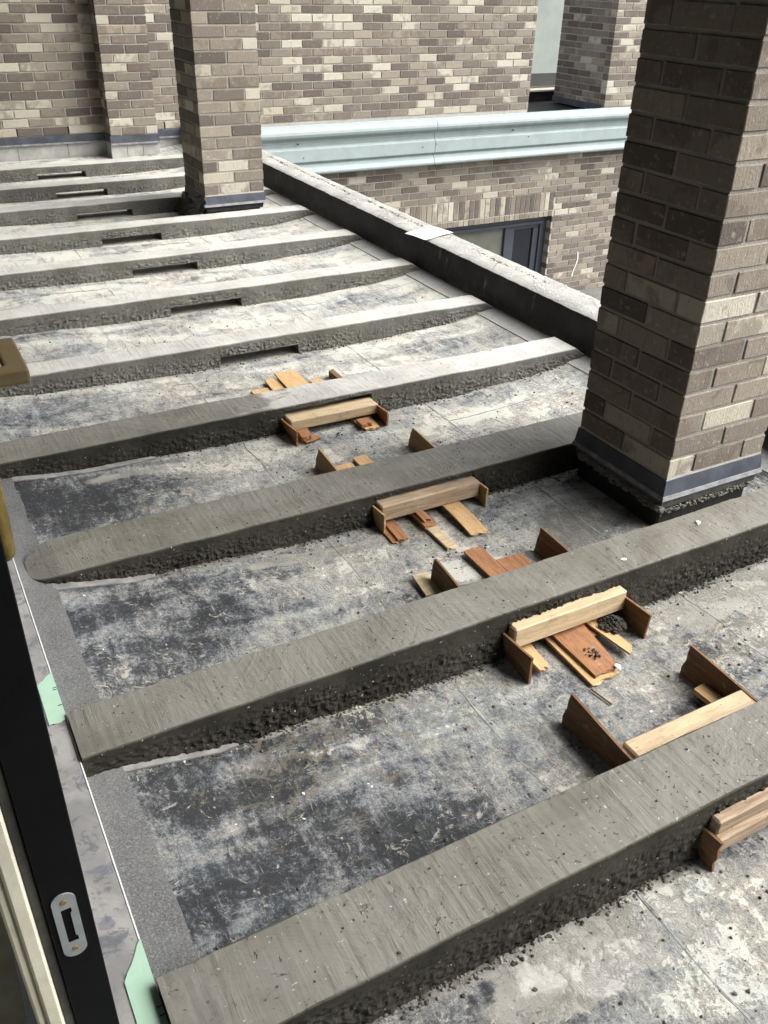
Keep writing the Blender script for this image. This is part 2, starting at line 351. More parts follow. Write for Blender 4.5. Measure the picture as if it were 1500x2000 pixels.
def build_floor():
    st = .0125; nx = int(2.66/st)+1; ny = int((8.19+.6)/st)+1
    V = []; cov = []; slu = []; pal = []; san = []; wet = []
    for j in range(ny):
        y = -.6 + j*st
        fr = min(((r[0]-y) for r in RIBS if r[0]-y > -.16), default=9)
        for i in range(nx):
            x = -.0 + i*st
            V.append((x, y, FL(x, y) + .0012*nz(x, y, 0, 9)))
            c = .47 + .18*ss(.55, .95, x)*ss(2.6, 1.8, y) + .14*ss(.5, .95, x)*ss(1.8, 2.6, y) + .26*ss(1.9, 3.4, y) + .14*ss(3.2, 6, y) + .22*nz(x, y, 3, 2.6)  # brightness gradient put into the cover: paler with distance and to the right
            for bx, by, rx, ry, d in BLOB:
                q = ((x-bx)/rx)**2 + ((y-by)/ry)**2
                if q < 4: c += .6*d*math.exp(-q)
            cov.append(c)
            s = .60*ss(.055+.04*nz(x, y, 1, 3), .0, fr) * (ss(.25, .5, x))
            for bx, by, rx, ry, d in SLU:
                q = ((x-bx)/rx)**2 + ((y-by)/ry)**2
                if q < 4: s += d*math.exp(-q)
            slu.append(s)
            p_ = 0
            for bx, by, rx, ry, d in PALE:
                q = ((x-bx)/rx)**2 + ((y-by)/ry)**2
                if q < 5: p_ = max(p_, d*math.exp(-q*.7))
            pal.append(p_)
            san.append(.1+nz(x, y, 8, 2.0)*.9 + .4*ss(1.0, .4, abs(x-1.0)) - .5*ss(3, 5, y))
            w = .55*ss(.06, 0, fr)*ss(3.0, 2.0, y)
            q = ((x-1.62)/.17)**2 + ((y-1.70)/.16)**2
            w += .8*math.exp(-q)  # shadow of the near column painted on the floor to its left
            wet.append(w)
    Fc = [(j*nx+i, j*nx+i+1, (j+1)*nx+i+1, (j+1)*nx+i) for j in range(ny-1) for i in range(nx-1)]
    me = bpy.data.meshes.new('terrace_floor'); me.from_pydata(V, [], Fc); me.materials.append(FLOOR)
    for n, d in (('cover', cov), ('slurry', slu), ('pale', pal), ('sand', san), ('damp_and_shadow', wet)):
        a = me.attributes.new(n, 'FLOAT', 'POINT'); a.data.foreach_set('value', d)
    me.polygons.foreach_set('use_smooth', [True]*len(me.polygons))
    o = bpy.data.objects.new('terrace_floor', me); COL.objects.link(o); return tag(o, kind='structure')
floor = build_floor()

def sheet(name, xa, xb, y0, y1, h, mat, parent, wob=.004, st=.02, seed=0):
    """thin membrane sheet laid on the floor with a slightly torn edge"""
    V, Fc = [], []; n = int((y1-y0)/st)+1
    for j in range(n):
        y = y0+j*st
        a = xa + (wob*fbm(y*1.0, seed, 0, 9, 3) if wob else 0); b = xb + (wob*fbm(y, seed+4, 0, 9, 3) if wob else 0)
        for k in range(5):
            x = a+(b-a)*k/4
            V.append((x, y, FL(x, y)+h))
        V.append((b+.001, y, FL(b, y)-.002)); V.append((a-.001, y, FL(a, y)-.002))
    m = 7
    for j in range(n-1):
        for k in range(m):
            k2 = (k+1) % m; Fc.append((j*m+k, j*m+k2, (j+1)*m+k2, (j+1)*m+k))
    return mesh_obj(name, V, Fc, mat, parent)
def seam_mat():
    if 'seam_bitumen' in bpy.data.materials: return bpy.data.materials['seam_bitumen']
    m = M('seam_bitumen', .85, .2); v = m.coord()
    m.base(m.ramp(m.noise(v, 14, 7, .8), [(.34, (.05,.05,.05)), (.45, (.16,.165,.17)), (.6, (.30,.30,.28)), (.7, (.42,.41,.38))])); return m.m
sheet('edge_sheet', .0, .167, -.5, 8.18, .005, CAP, floor, .004)
sheet('edge_sheet', 2.375, 2.55, -.5, 8.18, .004, CAP2, floor, .002, seed=3)
for k, (x, w) in enumerate(((.93, .0016), (1.68, .002))):
    sheet('lap_seam', x-w, x+w, -.5, 8.1, .0008, seam_mat(), floor, .006, seed=k*5)
for k, (y, w) in enumerate(((2.50, .0018), (3.25, .002), (3.92, .002), (4.58, .003))):
    # cross laps run from side to side
    V, Fc = [], []; n = 60; x0, x1 = (1.68, 2.38) if k % 2 == 0 else (.30, .93)
    for i in range(n):
        x = x0 + (x1-x0)*i/(n-1); dy = .006*fbm(x, k, 0, 8, 3)
        V += [(x, y-w+dy, FL(x, y)-.001), (x, y-w*.6+dy, FL(x, y)+.0010), (x, y+w*.6+dy, FL(x, y)+.0010), (x, y+w+dy, FL(x, y)-.001)]
    for i in range(n-1):
        for q in range(3): Fc.append((i*4+q, i*4+4+q, i*4+5+q, i*4+1+q))
    mesh_obj('cross_lap', V, Fc, bpy.data.materials['seam_bitumen'], floor)

# ------------------------------------------------------------ concrete ribs
RLAB = ['wet grey concrete rib nearest the camera, with a board formwork at its right',
 'damp concrete rib passing just in front of the near brick column',
 'damp concrete rib with a rounded left end, passing behind the near brick column',
 'concrete rib with white dried patches, the farthest one with wood formwork',
 'pale dry concrete rib, the nearest one with an empty notch',
 'pale dry concrete rib with empty notch, second of its kind from the wood formwork',
 'pale dry concrete rib with empty notch, third beyond the wood formwork',
 'pale concrete rib running just in front of the far brick column',
 'pale concrete rib that passes right behind the far brick column base',
 'second pale concrete rib from the brick end wall',
 'pale concrete rib closest to the brick end wall']
def build_rib(idx, yf, yr, zt, dry):
    near = idx < 4
    st = .005 if idx < 3 else .007 if idx < 5 else .011
    xl = {0: .0925, 1: .0925, 2: .115}.get(idx, .05); xr = 2.47
    top_in = [.0, .10, .25, .42, .6, .78, .9, 1.0]
    nf = 30 if idx < 3 else 20 if idx < 5 else 11
    secs = []
    def profile(x, zb, zt2):
        P = []
        rj = .0045
        for k in range(nf+1):               # front face going up
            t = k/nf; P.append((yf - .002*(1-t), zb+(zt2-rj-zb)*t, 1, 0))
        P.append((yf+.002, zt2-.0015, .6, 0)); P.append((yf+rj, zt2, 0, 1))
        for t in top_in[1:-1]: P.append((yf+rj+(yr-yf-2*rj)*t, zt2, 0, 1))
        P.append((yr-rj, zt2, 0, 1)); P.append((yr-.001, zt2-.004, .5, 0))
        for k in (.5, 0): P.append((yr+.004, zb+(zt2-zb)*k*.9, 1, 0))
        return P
    V, Fc, DRY, SID = [], [], [], []
    def section(xa, xb, bridge):
        n = max(2, int((xb-xa)/st)+1); base = len(V); m = None
        for i in range(n+1):
            x = xa+(xb-xa)*i/n
            zb = (.043 if near is False else .086) if bridge else -.004 + 0*FL(x, yf)
            if not bridge: zb = FL(x, yf)-.004
            ztx = zt + .0035*nz(x, yf, 0, 2.2) + .0012*nz(x, yf, 3, 9)
            e = ss(xr, xr-.055, x)            # rounding off at the parapet end
            ztx = FL(x, yf) + (ztx-FL(x, yf))*(.25+.75*e) if x > xr-.06 else ztx
            sh = 0
            if idx == 2 and x < xl+.09:
                tt = 1-(x-xl)/.09; sh = .070*(1-math.sqrt(max(0, 1-tt**2.2))); ztx -= .02*tt**2
            P = profile(x, zb, max(ztx, zb+.004))
            m = len(P)
            for (y, z, sd_, tp) in P:
                yy = y
                if sh: yy = y+sh if y < (yf+yr)/2 else y-sh*.9
                t = (z-zb)/max(.01, ztx-zb)
                if sd_ and not (bridge and z < zb+.004):
                    # honeycombed lower face, smoother just below the arris
                    low = ss(.95, .35, t) * (.6+.8*max(0, .5+nz(x, yf, 5, 3)))
                    if t > .45 and nz(x, yf, 2, 4) > .15: low *= .5
                    d = fbm(x, y, z, 95, 3)
                    cl = abs(fbm(x, y*2, z*1.3, 62, 2))
                    yy += (-1 if y < (yf+yr)/2 else 1)*(d*.0045*low + .0065*low*(cl-.25)) + .0026*nz(x, z*.5, yf, 9)
                    zz = z + .0035*low*fbm(x+5, y, z, 75, 2) - .0
                    if z > ztx-.007: zz = z + .0012*fbm(x, yf, 1, 60, 2)
                else:
                    zz = z + (.0016*nz(x, y, 1, 10) + .0008*nz(x*1.5, y*.15, 1, 60) if tp else 0)
                    if y <= yf+.01: yy += .0026*fbm(x, 1, yf, 34, 4)
                    yy += .004*nz(x, yf, 6, 3) + (.0015*fbm(x, 3, yf, 26, 2) if y > yr-.02 else 0)
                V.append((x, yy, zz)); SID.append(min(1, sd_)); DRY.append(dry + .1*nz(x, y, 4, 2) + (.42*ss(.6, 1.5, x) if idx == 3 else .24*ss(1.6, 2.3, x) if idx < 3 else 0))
        for i in range(n):
            for k in range(m):
                k2 = (k+1) % m
                if k2 == 0 and not bridge: continue
                Fc.append((base+i*m+k, base+(i+1)*m+k, base+(i+1)*m+k2, base+i*m+k2))
        if not bridge:
            Fc.append(tuple(base+k for k in range(m))); Fc.append(tuple(base+n*m+k for k in range(m))[::-1])
    section(xl, NX0, False); section(NX0-.001, NX1+.001, True); section(NX1, xr, False)
    me = bpy.data.meshes.new('concrete_rib'); me.from_pydata(V, [], Fc); me.materials.append(RIB)
    a = me.attributes.new('dry', 'FLOAT', 'POINT'); a.data.foreach_set('value', DRY)
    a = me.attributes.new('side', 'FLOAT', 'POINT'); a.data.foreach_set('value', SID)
    o = bpy.data.objects.new('concrete_rib', me); COL.objects.link(o)
    tag(o, RLAB[idx], 'concrete rib', 'parallel concrete ribs across the terrace floor')
for i, r in enumerate(RIBS): build_rib(i, *r)

# ------------------------------------------------------------ parapet
def build_parapet():
    par = empty('parapet', (2.5, 3, 0), 'low parapet with black coated inner face and crumbling grey concrete top along the terrace edge', 'parapet')
    V, Fc = [], []; st = .02; n = int(10.6/st); x0, x1 = 2.48, 2.675
    prof = lambda y: [(x0+.0, -.02), (x0-.002, .05), (x0, .12), (x0+.002+.003*nz(0, y, 0, 6), .195), (x0+.008+.005*fbm(1, y, 0, 12, 3), .212+.002*nz(3, y, 0, 10))]
    topo = lambda y: [(x0+.010+.005*fbm(1, y, 0, 12, 3), .2135+.002*nz(3, y, 0, 10)), (x0+.028, .222), (x0+.075, .223), (x0+.12, .224), (x0+.165, .223), (x1-.012, .221), (x1-.002, .210), (x1, .10), (x1, -.35)]
    for name, pf, mat, z in (('coated_face', prof, BITU, 0), ('coping', topo, COPING, 1)):
        V, Fc = [], []; m = len(pf(0))
        for j in range(n+1):
            y = -2.4+j*st
            for k, (x, zz) in enumerate(pf(y)):
                V.append((x-2.5, y-3, zz+(.0022*fbm(x*3, y, 0, 16, 3) if z and 0 < k < 7 else 0)))
        for j in range(n):
            for k in range(m-1): Fc.append((j*m+k, j*m+k+1, (j+1)*m+k+1, (j+1)*m+k))
        mesh_obj(name, V, [f[::-1] for f in Fc], mat, par, smooth=True)
build_parapet()

# ------------------------------------------------------------ bricks
UL, UH, JT = .2032, .0677, .010
def brick_mesh(l, d, h, seed):
    rnd = random.Random(seed)
    V, Fc = box_vf(-l/2, l/2, -d/2, d/2, -h/2, h/2)
    V = [(a+rnd.uniform(-.0011, .0011), b+rnd.uniform(-.0012, .0012), c+rnd.uniform(-.0012, .0012)) for a, b, c in V]
    me = bpy.data.meshes.new('brick'); me.from_pydata(V, [], Fc); me.materials.append(BR_O); bevel_mesh(me, .0022)
    return me
BM = {}
def brick_me(l, d, h):
    k = (round(l, 3), round(d, 3), round(h, 3))
    if k not in BM: BM[k] = [brick_mesh(l, d, h, hash(k) % 999+i) for i in range(5)]
    return random.choice(BM[k])
def tone(light=.17, dark=.3):
    r = random.random()
    if r < light: return random.uniform(.84, 1)
    if r < light+dark: return random.uniform(.0, .26)
    return random.uniform(.32, .76)
def lay(parent, specs, maxn=300, massname='brick_courses', base=(0, 0, 0)):
    """specs: (x,y,z,length,depth,height,rot,tone,offset) ; first maxn as own objects, rest joined"""
    for s in specs[:maxn]:
        x, y, z, l, d, h, rz, tn = s
        o = bpy.data.objects.new('brick', brick_me(l, d, h)); COL.objects.link(o); o.parent = parent
        o.location = (x-base[0], y-base[1], z-base[2]); o.rotation_euler = (0, 0, rz)
        o['tone'] = float(tn); o['seed'] = random.random()
    rest = specs[maxn:]
    if rest:
        V, Fc, T, SD = [], [], [], []
        for x, y, z, l, d, h, rz, tn in rest:
            me = brick_me(l, d, h); n = len(V); c, s_ = math.cos(rz), math.sin(rz); sd_ = random.random()
            for v in me.vertices:
                V.append((v.co.x*c-v.co.y*s_+x-base[0], v.co.x*s_+v.co.y*c+y-base[1], v.co.z+z-base[2])); T.append(tn); SD.append(sd_)
            Fc += [tuple(i+n for i in p.vertices) for p in me.polygons]
        me = bpy.data.meshes.new(massname); me.from_pydata(V, [], Fc); me.materials.append(BR_G)
        for nme, dta in (('tone', T), ('seed', SD)):
            a = me.attributes.new(nme, 'FLOAT', 'POINT'); a.data.foreach_set('value', dta)
        o = bpy.data.objects.new(massname, me); COL.objects.link(o); o.parent = parent; o['kind'] = 'stuff'
HB = UH-JT; DB = .092
def sq_column(name, x0, y0, ztop, label, cat, light, basemat, near=False, z0=.177):
    w = 2*UL-JT           # .3964
    col = empty(name, (x0+w/2, y0+w/2, 0), label, cat, 'square brick columns on the terrace')
    bs = (x0+w/2, y0+w/2, 0)
    off = lambda: random.uniform(-.0012, .0012)
    sp = []; z = z0+JT/2+HB/2; k = 0
    L1 = UL-JT; mid = w-2*(DB+JT)
    while z < ztop:
        if k % 2 == 1:   # front/back full + full, sides middle brick
            for xx in (x0+L1/2, x0+w-L1/2):
                sp.append((xx+off(), y0+DB/2+off(), z, L1, DB, HB, 0, tone(light, .22)))
                sp.append((xx, y0+w-DB/2+off(), z, L1, DB, HB, 0, tone(light)))
            for xx in (x0+DB/2, x0+w-DB/2): sp.append((xx+off(), y0+w/2, z, mid, DB, HB, math.pi/2, tone(light)))
        else:
            for yy in (y0+L1/2, y0+w-L1/2):
                sp.append((x0+DB/2+off(), yy, z, L1, DB, HB, math.pi/2, tone(light)))
                sp.append((x0+w-DB/2+off(), yy, z, L1, DB, HB, math.pi/2, tone(light, .22)))
            for yy in (y0+DB/2, y0+w-DB/2): sp.append((x0+w/2, yy+off(), z, mid, DB, HB, 0, tone(light, .22)))
        z += UH; k += 1
    lay(col, sp, 300, base=bs)
    g = .0042 if near else .0035
    boxes('mortar_core', [(-w/2+g, w/2-g, -w/2+g, w/2-g, z0, ztop)], MORT, col)
    # flashing skirt, pale lip, membrane base
    e = .007
    def skirt(nm, z0_, z1_, o0, o1, mat, th=.004):
        # tapered ring: o0 outset at bottom, o1 at top
        V, Fc = [], []
        for z, o in ((z0_, o0), (z1_, o1)):
            r = w/2+o; V += [(-r, -r, z), (r, -r, z), (r, r, z), (-r, r, z)]
        for z, o in ((z1_, o1-th), (z0_, o0-th)):
            r = w/2+o; V += [(-r, -r, z), (r, -r, z), (r, r, z), (-r, r, z)]
        for k in range(4):
            for i in range(4): Fc.append(((k % 4)*4+i, (k % 4)*4+(i+1) % 4, ((k+1) % 4)*4+(i+1) % 4, ((k+1) % 4)*4+i))
        return mesh_obj(nm, V, Fc, mat, col)
    skirt('mortar_bed', z0-.004, z0+.006, .0, -.001, MORT_W, .03)
    skirt('flashing', z0-.052, z0-.003, .008, .003, FLASH)
    skirt('pale_lip', z0-.066, z0-.052, .013, .010, LIP, .012)
    return col, bs, w, skirt
near_col, nb, cw, sk = sq_column('brick_column', 1.843, 1.577, 4.6, 'large brick column at right in front, its left face in deep shadow', 'column', .20, BLK, True)
# base of the near column: skirting, ragged mortar squeezed out, black membrane box
sk('grey_skirting', .078, .111, .0, .004, plain('grey_skirting', (.085,.085,.083), .8, .2, .3, 20, .003, 70), .02)
boxes('membrane_base', [(-cw/2+.004, cw/2-.022, -cw/2+.006, cw/2-.012, -.01, .108)], BLK, near_col, .006)
def ragged(parent, pts, mat, name='squeezed_mortar', r=.007, seed=1, n=150):
    rnd = random.Random(seed); V, Fc = [], []
    for i in range(n):
        t = rnd.random(); k = int(t*(len(pts)-1)); f = t*(len(pts)-1)-k
        p = Vector(pts[k]).lerp(Vector(pts[k+1]), f)
        rr = r*rnd.uniform(.4, 1.2); c = p+Vector((rnd.uniform(-.004, .004), rnd.uniform(-.004, .004), rnd.uniform(-.012, .006)))
        add_lump(V, Fc, c, rr, rnd, (1.3, 1.0, .8))
    return mesh_obj(name, V, Fc, mat, parent)
_ico = None
def ico_base():
    global _ico
    if _ico is None:
        bm = bmesh.new(); bmesh.ops.create_icosphere(bm, subdivisions=1, radius=1)
        bm.verts.ensure_lookup_table(); _ico = ([v.co.copy() for v in bm.verts], [tuple(v.index for v in f.verts) for f in bm.faces]); bm.free()
    return _ico
def add_lump(V, Fc, c, r, rnd, sc=(1, 1, 1), rough=.35):
    vs, fs = ico_base(); n = len(V); a = rnd.random()*6.28; ca, sa = math.cos(a), math.sin(a)
    for v in vs:
        k = r*(1+rnd.uniform(-rough, rough)); x, y, z = v.x*k*sc[0], v.y*k*sc[1], v.z*k*sc[2]
        V.append((c[0]+x*ca-y*sa, c[1]+x*sa+y*ca, c[2]+z))
    Fc.extend([tuple(i+n for i in f) for f in fs])
h = cw/2
ragged(near_col, [(-h-.001, h-.02, .092), (-h-.001, 0, .084), (-h-.001, -h, .080)], plain('grey_squeezed_mortar', (.16,.155,.135), .9, .2, .3, 30, .003, 120), r=.012, n=200)
ragged(near_col, [(-h, -h+.0, .066), (0, -h, .070), (h-.02, -h, .074)], bpy.data.materials['grey_squeezed_mortar'], r=.0042, seed=4, n=260)
far_col, fb, cw2, sk2 = sq_column('brick_column', 1.812, 5.604, 4.6, 'slender brick column farther back, standing between the pale ribs', 'column', .12, BLK)
sk2('dark_skirting', .078, .111, -.008, -.004, plain('dark_block', (.055,.055,.053), .85, .2, .3, 20, .003, 70), .02)
boxes('membrane_base', [(-cw2/2+.012, cw2/2-.025, -cw2/2+.012, cw2/2-.012, -.01, .108)], BLK, far_col, .006)
# loose plastic film wrapped round the foot of the far column's left side
def film():
    V, Fc = [], []; n, m = 26, 12
    for i in range(n):
        t = i/(n-1)
        for j in range(m):
            s = j/(m-1)
            y = 5.56+.5*t; z = .01+(.15+.03*math.sin(t*9))*s*(1-.35*t); x = 1.800-.075*(1-s)**1.5+.022*fbm(t*3, s*2, 0, 4, 3)
            V.append((x, y, z))
    for i in range(n-1):
        for j in range(m-1): Fc.append((i*m+j, i*m+j+1, (i+1)*m+j+1, (i+1)*m+j))
    mm = M('dark_film', .25, .5); mm.base((.045,.05,.045)); mm.bump(mm.noise(mm.coord(), 25, 3, .6, 1), .01)
    mm.p.inputs['Alpha'].default_value = .8
    o = mesh_obj('plastic_film', V, Fc, mm.m, None, smooth=True)
    md = o.modifiers.new('t', 'SOLIDIFY'); md.thickness = .0008
    tag(o, 'crumpled dark plastic film hanging at the left foot of the far brick column', 'plastic film')
film()

# ------------------------------------------------------------ end wall with pilaster, cornice, lower wall
YW = 8.2
def wall(name, label, x0, x1, rows_z0, ztop, zvis, holes, light, weep_z=None, maxn=300, core=None, depth_side=None, xvis=(0, 99)):
    w = empty(name, (x0, YW, rows_z0), label, 'brick wall'); bs = (x0, YW, rows_z0)
    sp = []; back = []; k = 0; z = rows_z0
    while z < ztop-.01:
        x = x0 - (UL/2 if k % 2 else 0)
        while x < x1-.01:
            a, b = max(x, x0)+JT/2*0, min(x+UL, x1)
            segs = [(a, b)]
            for hx0, hx1, hz0, hz1 in holes:
                if hz0-.01 < z+UH/2 < hz1+.01:
                    ns = []
                    for (p, q) in segs:
                        if q <= hx0 or p >= hx1: ns.append((p, q))
                        else:
                            if p < hx0-.02: ns.append((p, hx0))
                            if q > hx1+.02: ns.append((hx1, q))
                    segs = ns
            for p, q in segs:
                if q-p < .03: continue
                tn = tone(light)
                s = ((p+q)/2, YW+DB/2+random.uniform(-.0012, .0012), z+UH/2, round(q-p-JT, 3), DB, HB, 0, tn)
                (sp if (z < zvis and xvis[0] < (p+q)/2 < xvis[1]) else back).append(s)
            x += UL
        z += UH; k += 1
    return w, bs, sp, back
# upper wall
uw, ubs, sp, back = wall('brick_end_wall', 'mottled brown and cream brick wall across the far end above the pale cornice', -.1, 6.245, .177, 4.6, 1.30, [], .22, xvis=(.5, 6.3))
sp.sort(key=lambda s: abs(s[0]-4.6) + .01*s[2])
sp = [s for s in sp if 3.15 < s[0]] + [s for s in sp if s[0] <= 3.15]
lay(uw, sp[:300]+sp[300:]+back, 300, base=ubs)
boxes('mortar_core', [(0, 6.345-.006, .006, .22, -.03, 4.42)], MORT_W, uw)
def weeps(parent, bs, xs, z0, y=YW):
    for x in xs: boxes('weep_slot', [(-.0045, .0045, -.0015, .006, 0, HB+.002)], BLACK, parent, loc=(x-bs[0], y-bs[1]+.004, z0+JT/2-bs[2]-.001))
weeps(uw, ubs, [-.1+UL*k for k in (4, 6, 8, 12, 14)], .177)
# flashing & block upstand on the terrace part of the wall
fz = .177
def wall_base(parent, bs, x0, x1, y, joints):
    boxes('flashing', [(x0, x1, y-.010, y+.02, fz-.055, fz-.001)], FLASH, parent, loc=(-bs[0], -bs[1], -bs[2]))
    boxes('pale_lip', [(x0, x1, y-.016, y+.02, fz-.068, fz-.055)], LIP, parent, loc=(-bs[0], -bs[1], -bs[2]))
    xs = [x0]+joints+[x1]
    for a, b in zip(xs[:-1], xs[1:]):
        boxes('base_block', [(a+.002, b-.002, y+.004, y+.03, -.01, fz-.068)], BLOCK, parent, loc=(-bs[0], -bs[1], -bs[2]))
wall_base(uw, ubs, -.1, 1.82, YW, [.30, .70, 1.10, 1.50]); wall_base(uw, ubs, 2.215, 2.64, YW, [2.45])
# green pen ticks on the flashing
GREEN = plain('green_mark', (.02,.12,.08), .7)
pil = empty('brick_pilaster', (2.02, 8.1, 0), 'narrow brick pilaster standing out from the end wall left of the far column', 'pilaster'); pb = (2.02, 8.1, 0)
sp = []; z = .177; k = 0
while z < 4.55:
    zc = z+UH/2; xl_, xr_ = 1.82, 1.82+2*UL-JT
    if k % 2 == 0:
        for a, b in ((xl_, xl_+DB), (xl_+DB+JT, xr_-DB-JT), (xr_-DB, xr_)):
            sp.append(((a+b)/2, 8.0+DB/2, zc, round(b-a, 3), DB, HB, 0, tone(.12, .2)))
        for a in (xl_+DB/2, xr_-DB/2): sp.append((a, 8.0+DB+JT+.045, zc, .088, DB, HB, math.pi/2, tone(.12)))
    else:
        for a in (xl_+(UL-JT)/2, xr_-(UL-JT)/2): sp.append((a, 8.0+DB/2, zc, round(UL-JT, 3), DB, HB, 0, tone(.12, .2)))
        for a in (xl_+DB/2, xr_-DB/2): sp.append((a, 8.0+DB+JT+.045, zc, .088, DB, HB, math.pi/2, tone(.12)))
    z += UH; k += 1
lay(pil, sp, 300, base=pb)
boxes('mortar_core', [(1.826-pb[0], 2.2104-pb[0], 8.006-pb[1], 8.199-pb[1], .177, 4.6)], MORT_W, pil)
wall_base(pil, pb, 1.812, 2.224, 8.0, [1.945, 2.08])
boxes('side_flashing', [(1.811, 1.82, 8.0, 8.189, fz-.055, fz-.001), (2.2165, 2.225, 8.021, 8.189, fz-.055, fz-.001)], FLASH, pil, loc=(-pb[0], -pb[1], 0))
boxes('side_base', [(1.8165, 2.2185, 8.031, 8.199, -.01, fz-.0565)], BLOCK, pil, loc=(-pb[0], -pb[1], 0))
def ticks(parent, bs, pts, y):
    for x in pts: boxes('green_tick', [(dx, dx+.004, -.0008, .001, -.008, .010) for dx in (0, .009, .018)], GREEN, parent, loc=(x-bs[0], y-.0105-bs[1], fz-.03-bs[2]))
ticks(uw, ubs, [.96, 1.46], YW); ticks(pil, pb, [1.95], 8.0)

# lower wall below the cornice, with window opening
OPX0, OPX1, OPT, OPB = 4.1, 6.735, -.967, -2.6
RZ = -.29-UH*24
lw, lbs, sp, back = wall('brick_lower_wall', 'light brown brick wall under the pale cornice, with a dark window', 2.70, 8.9, RZ, -.291, 99,
    [(OPX0, OPX1, OPB, OPT), (OPX0, OPX1+.0, OPT-.0, OPT+.0677), (OPX0, OPX1+.0, -.90, -.694)], .16)
sp = sp+back
sp = [s for s in sp if s[2] > -1.75 and s[0] > 3.9] + [s for s in sp if not (s[2] > -1.75 and s[0] > 3.9)]
vis = [s for s in sp if s[2] > -1.75 and s[0] > 3.9 and s[0] < 7.7]
vis.sort(key=lambda s: (s[2] < -1.45, s[0] < 4.4))
rest = [s for s in sp if s not in vis]
lay(lw, vis[:300]+vis[300:]+rest, 300, base=lbs)
def lowbox(nm, L, mat): return boxes(nm, L, mat, lw, loc=(-lbs[0], -lbs[1], -lbs[2]))
lowbox('mortar_core', [(2.70, OPX0+.006, YW+.006, YW+.25, RZ, -.291), (OPX1-.006+.012, 8.9, YW+.006, YW+.25, RZ, -.291), (OPX0+.006, OPX1+.006, YW+.006, YW+.25, OPT+.004, -.291)], MORT_W)
# soldier course and rowlock
x = OPX0; sold = []
while x < OPX1-.01:
    tn = tone(.3, .3)
    o = bpy.data.objects.new('soldier_brick', brick_me(HB, DB, UL-JT)); COL.objects.link(o); o.parent = lw
    o.location = (x+UH/2-lbs[0], YW+DB/2-lbs[1]+random.uniform(-.001, .001), -.7965-lbs[2]); o['tone'] = tn; o['seed'] = random.random()
    o = bpy.data.objects.new('rowlock_brick', brick_me(HB, DB, UH-JT-.001)); COL.objects.link(o); o.parent = lw
    o.location = (x+UH/2-lbs[0], YW+DB/2-lbs[1]+random.uniform(-.001, .001), -.933-lbs[2]); o['tone'] = random.uniform(.45, .78); o['seed'] = random.random()
    x += UH
weeps(lw, lbs, [2.70+UL*k for k in range(8, 26, 2)], -.29-UH)
# white drip streak on the brickwork
mm = []
V, Fc = [], []
for i in range(22):
    t = i/21; z = -1.42-.30*t; x = 7.19+.05*math.sin(t*5)*.4 - .02*t+.004*nz(t, 0, 0, 9); wd = .006+.004*abs(nz(t, 3, 0, 6))
    V += [(x-wd, YW-.0025, z), (x+wd, YW-.0025, z), (x-wd, YW+.001, z), (x+wd, YW+.001, z)]
for i in range(21):
    a = i*4; Fc += [(a, a+4, a+5, a+1), (a+2, a, a+4, a+6)[::-1], (a+1, a+3, a+7, a+5)[::-1]]
mesh_obj('mortar_drip', V, Fc, plain('white_drip', (.72,.70,.66), .9), lw, loc=(-lbs[0], -lbs[1], -lbs[2]))

win = empty('window', (5.4, 8.3, -1.8), 'dark slate framed window in the lower brick wall, half hidden by the parapet', 'window')
wb = (5.4, 8.3, -1.8); L0 = tuple(-c for c in wb)
boxes('head_frame', [(OPX0+.004, OPX1-.004, 8.285, 8.36, OPT-.075, OPT-.004)], WFRAME, win, .004, L0)
boxes('head_trim', [(OPX0+.004, OPX1-.06, 8.265, 8.285, OPT-.09, OPT-.055)], WFRAME, win, .003, L0)
boxes('jamb', [(OPX1-.085, OPX1-.004, 8.285, 8.36, OPB, OPT-.076)], WFRAME, win, .004, L0)
boxes('sash_stile', [(OPX1-.165, OPX1-.088, 8.305, 8.35, OPB, OPT-.14)], WFRAME, win, .004, L0)
boxes('sash_rail', [(6.30, OPX1-.088, 8.305, 8.35, OPT-.138, OPT-.078)], WFRAME, win, .004, L0)
boxes('mullion', [(6.165, 6.298, 8.295, 8.36, OPB, OPT-.076)], WFRAME, win, .006, L0)
boxes('pane', [(6.298, OPX1-.166, 8.325, 8.332, OPB, OPT-.139)], GLASS, win, 0, L0)
boxes('pane', [(OPX0+.01, 6.164, 8.325, 8.332, OPB, OPT-.092)], plain('blind_tone_pane', (.115,.12,.10), .12, .5, .18, 3), win, 0, L0)  # opaque pane, the lit blind's grey-green put into its own colour
boxes('blind', [(OPX0+.01, 5.45, 8.36, 8.37, OPB, OPT-.076), (5.452, 5.78, 8.365, 8.375, OPB, OPT-.076), (5.782, 6.16, 8.37, 8.38, OPB, OPT-.076)], BLIND, win, 0, L0)
# room behind so that the panes are dark
lowbox('room_lining', [(OPX0-.1, OPX1+.1, 9.2, 9.25, -3.2, -.4), (OPX0-.15, OPX0-.1, 8.46, 9.2, -3.2, -.4), (OPX1+.1, OPX1+.15, 8.46, 9.2, -3.2, -.4)], BLACK)

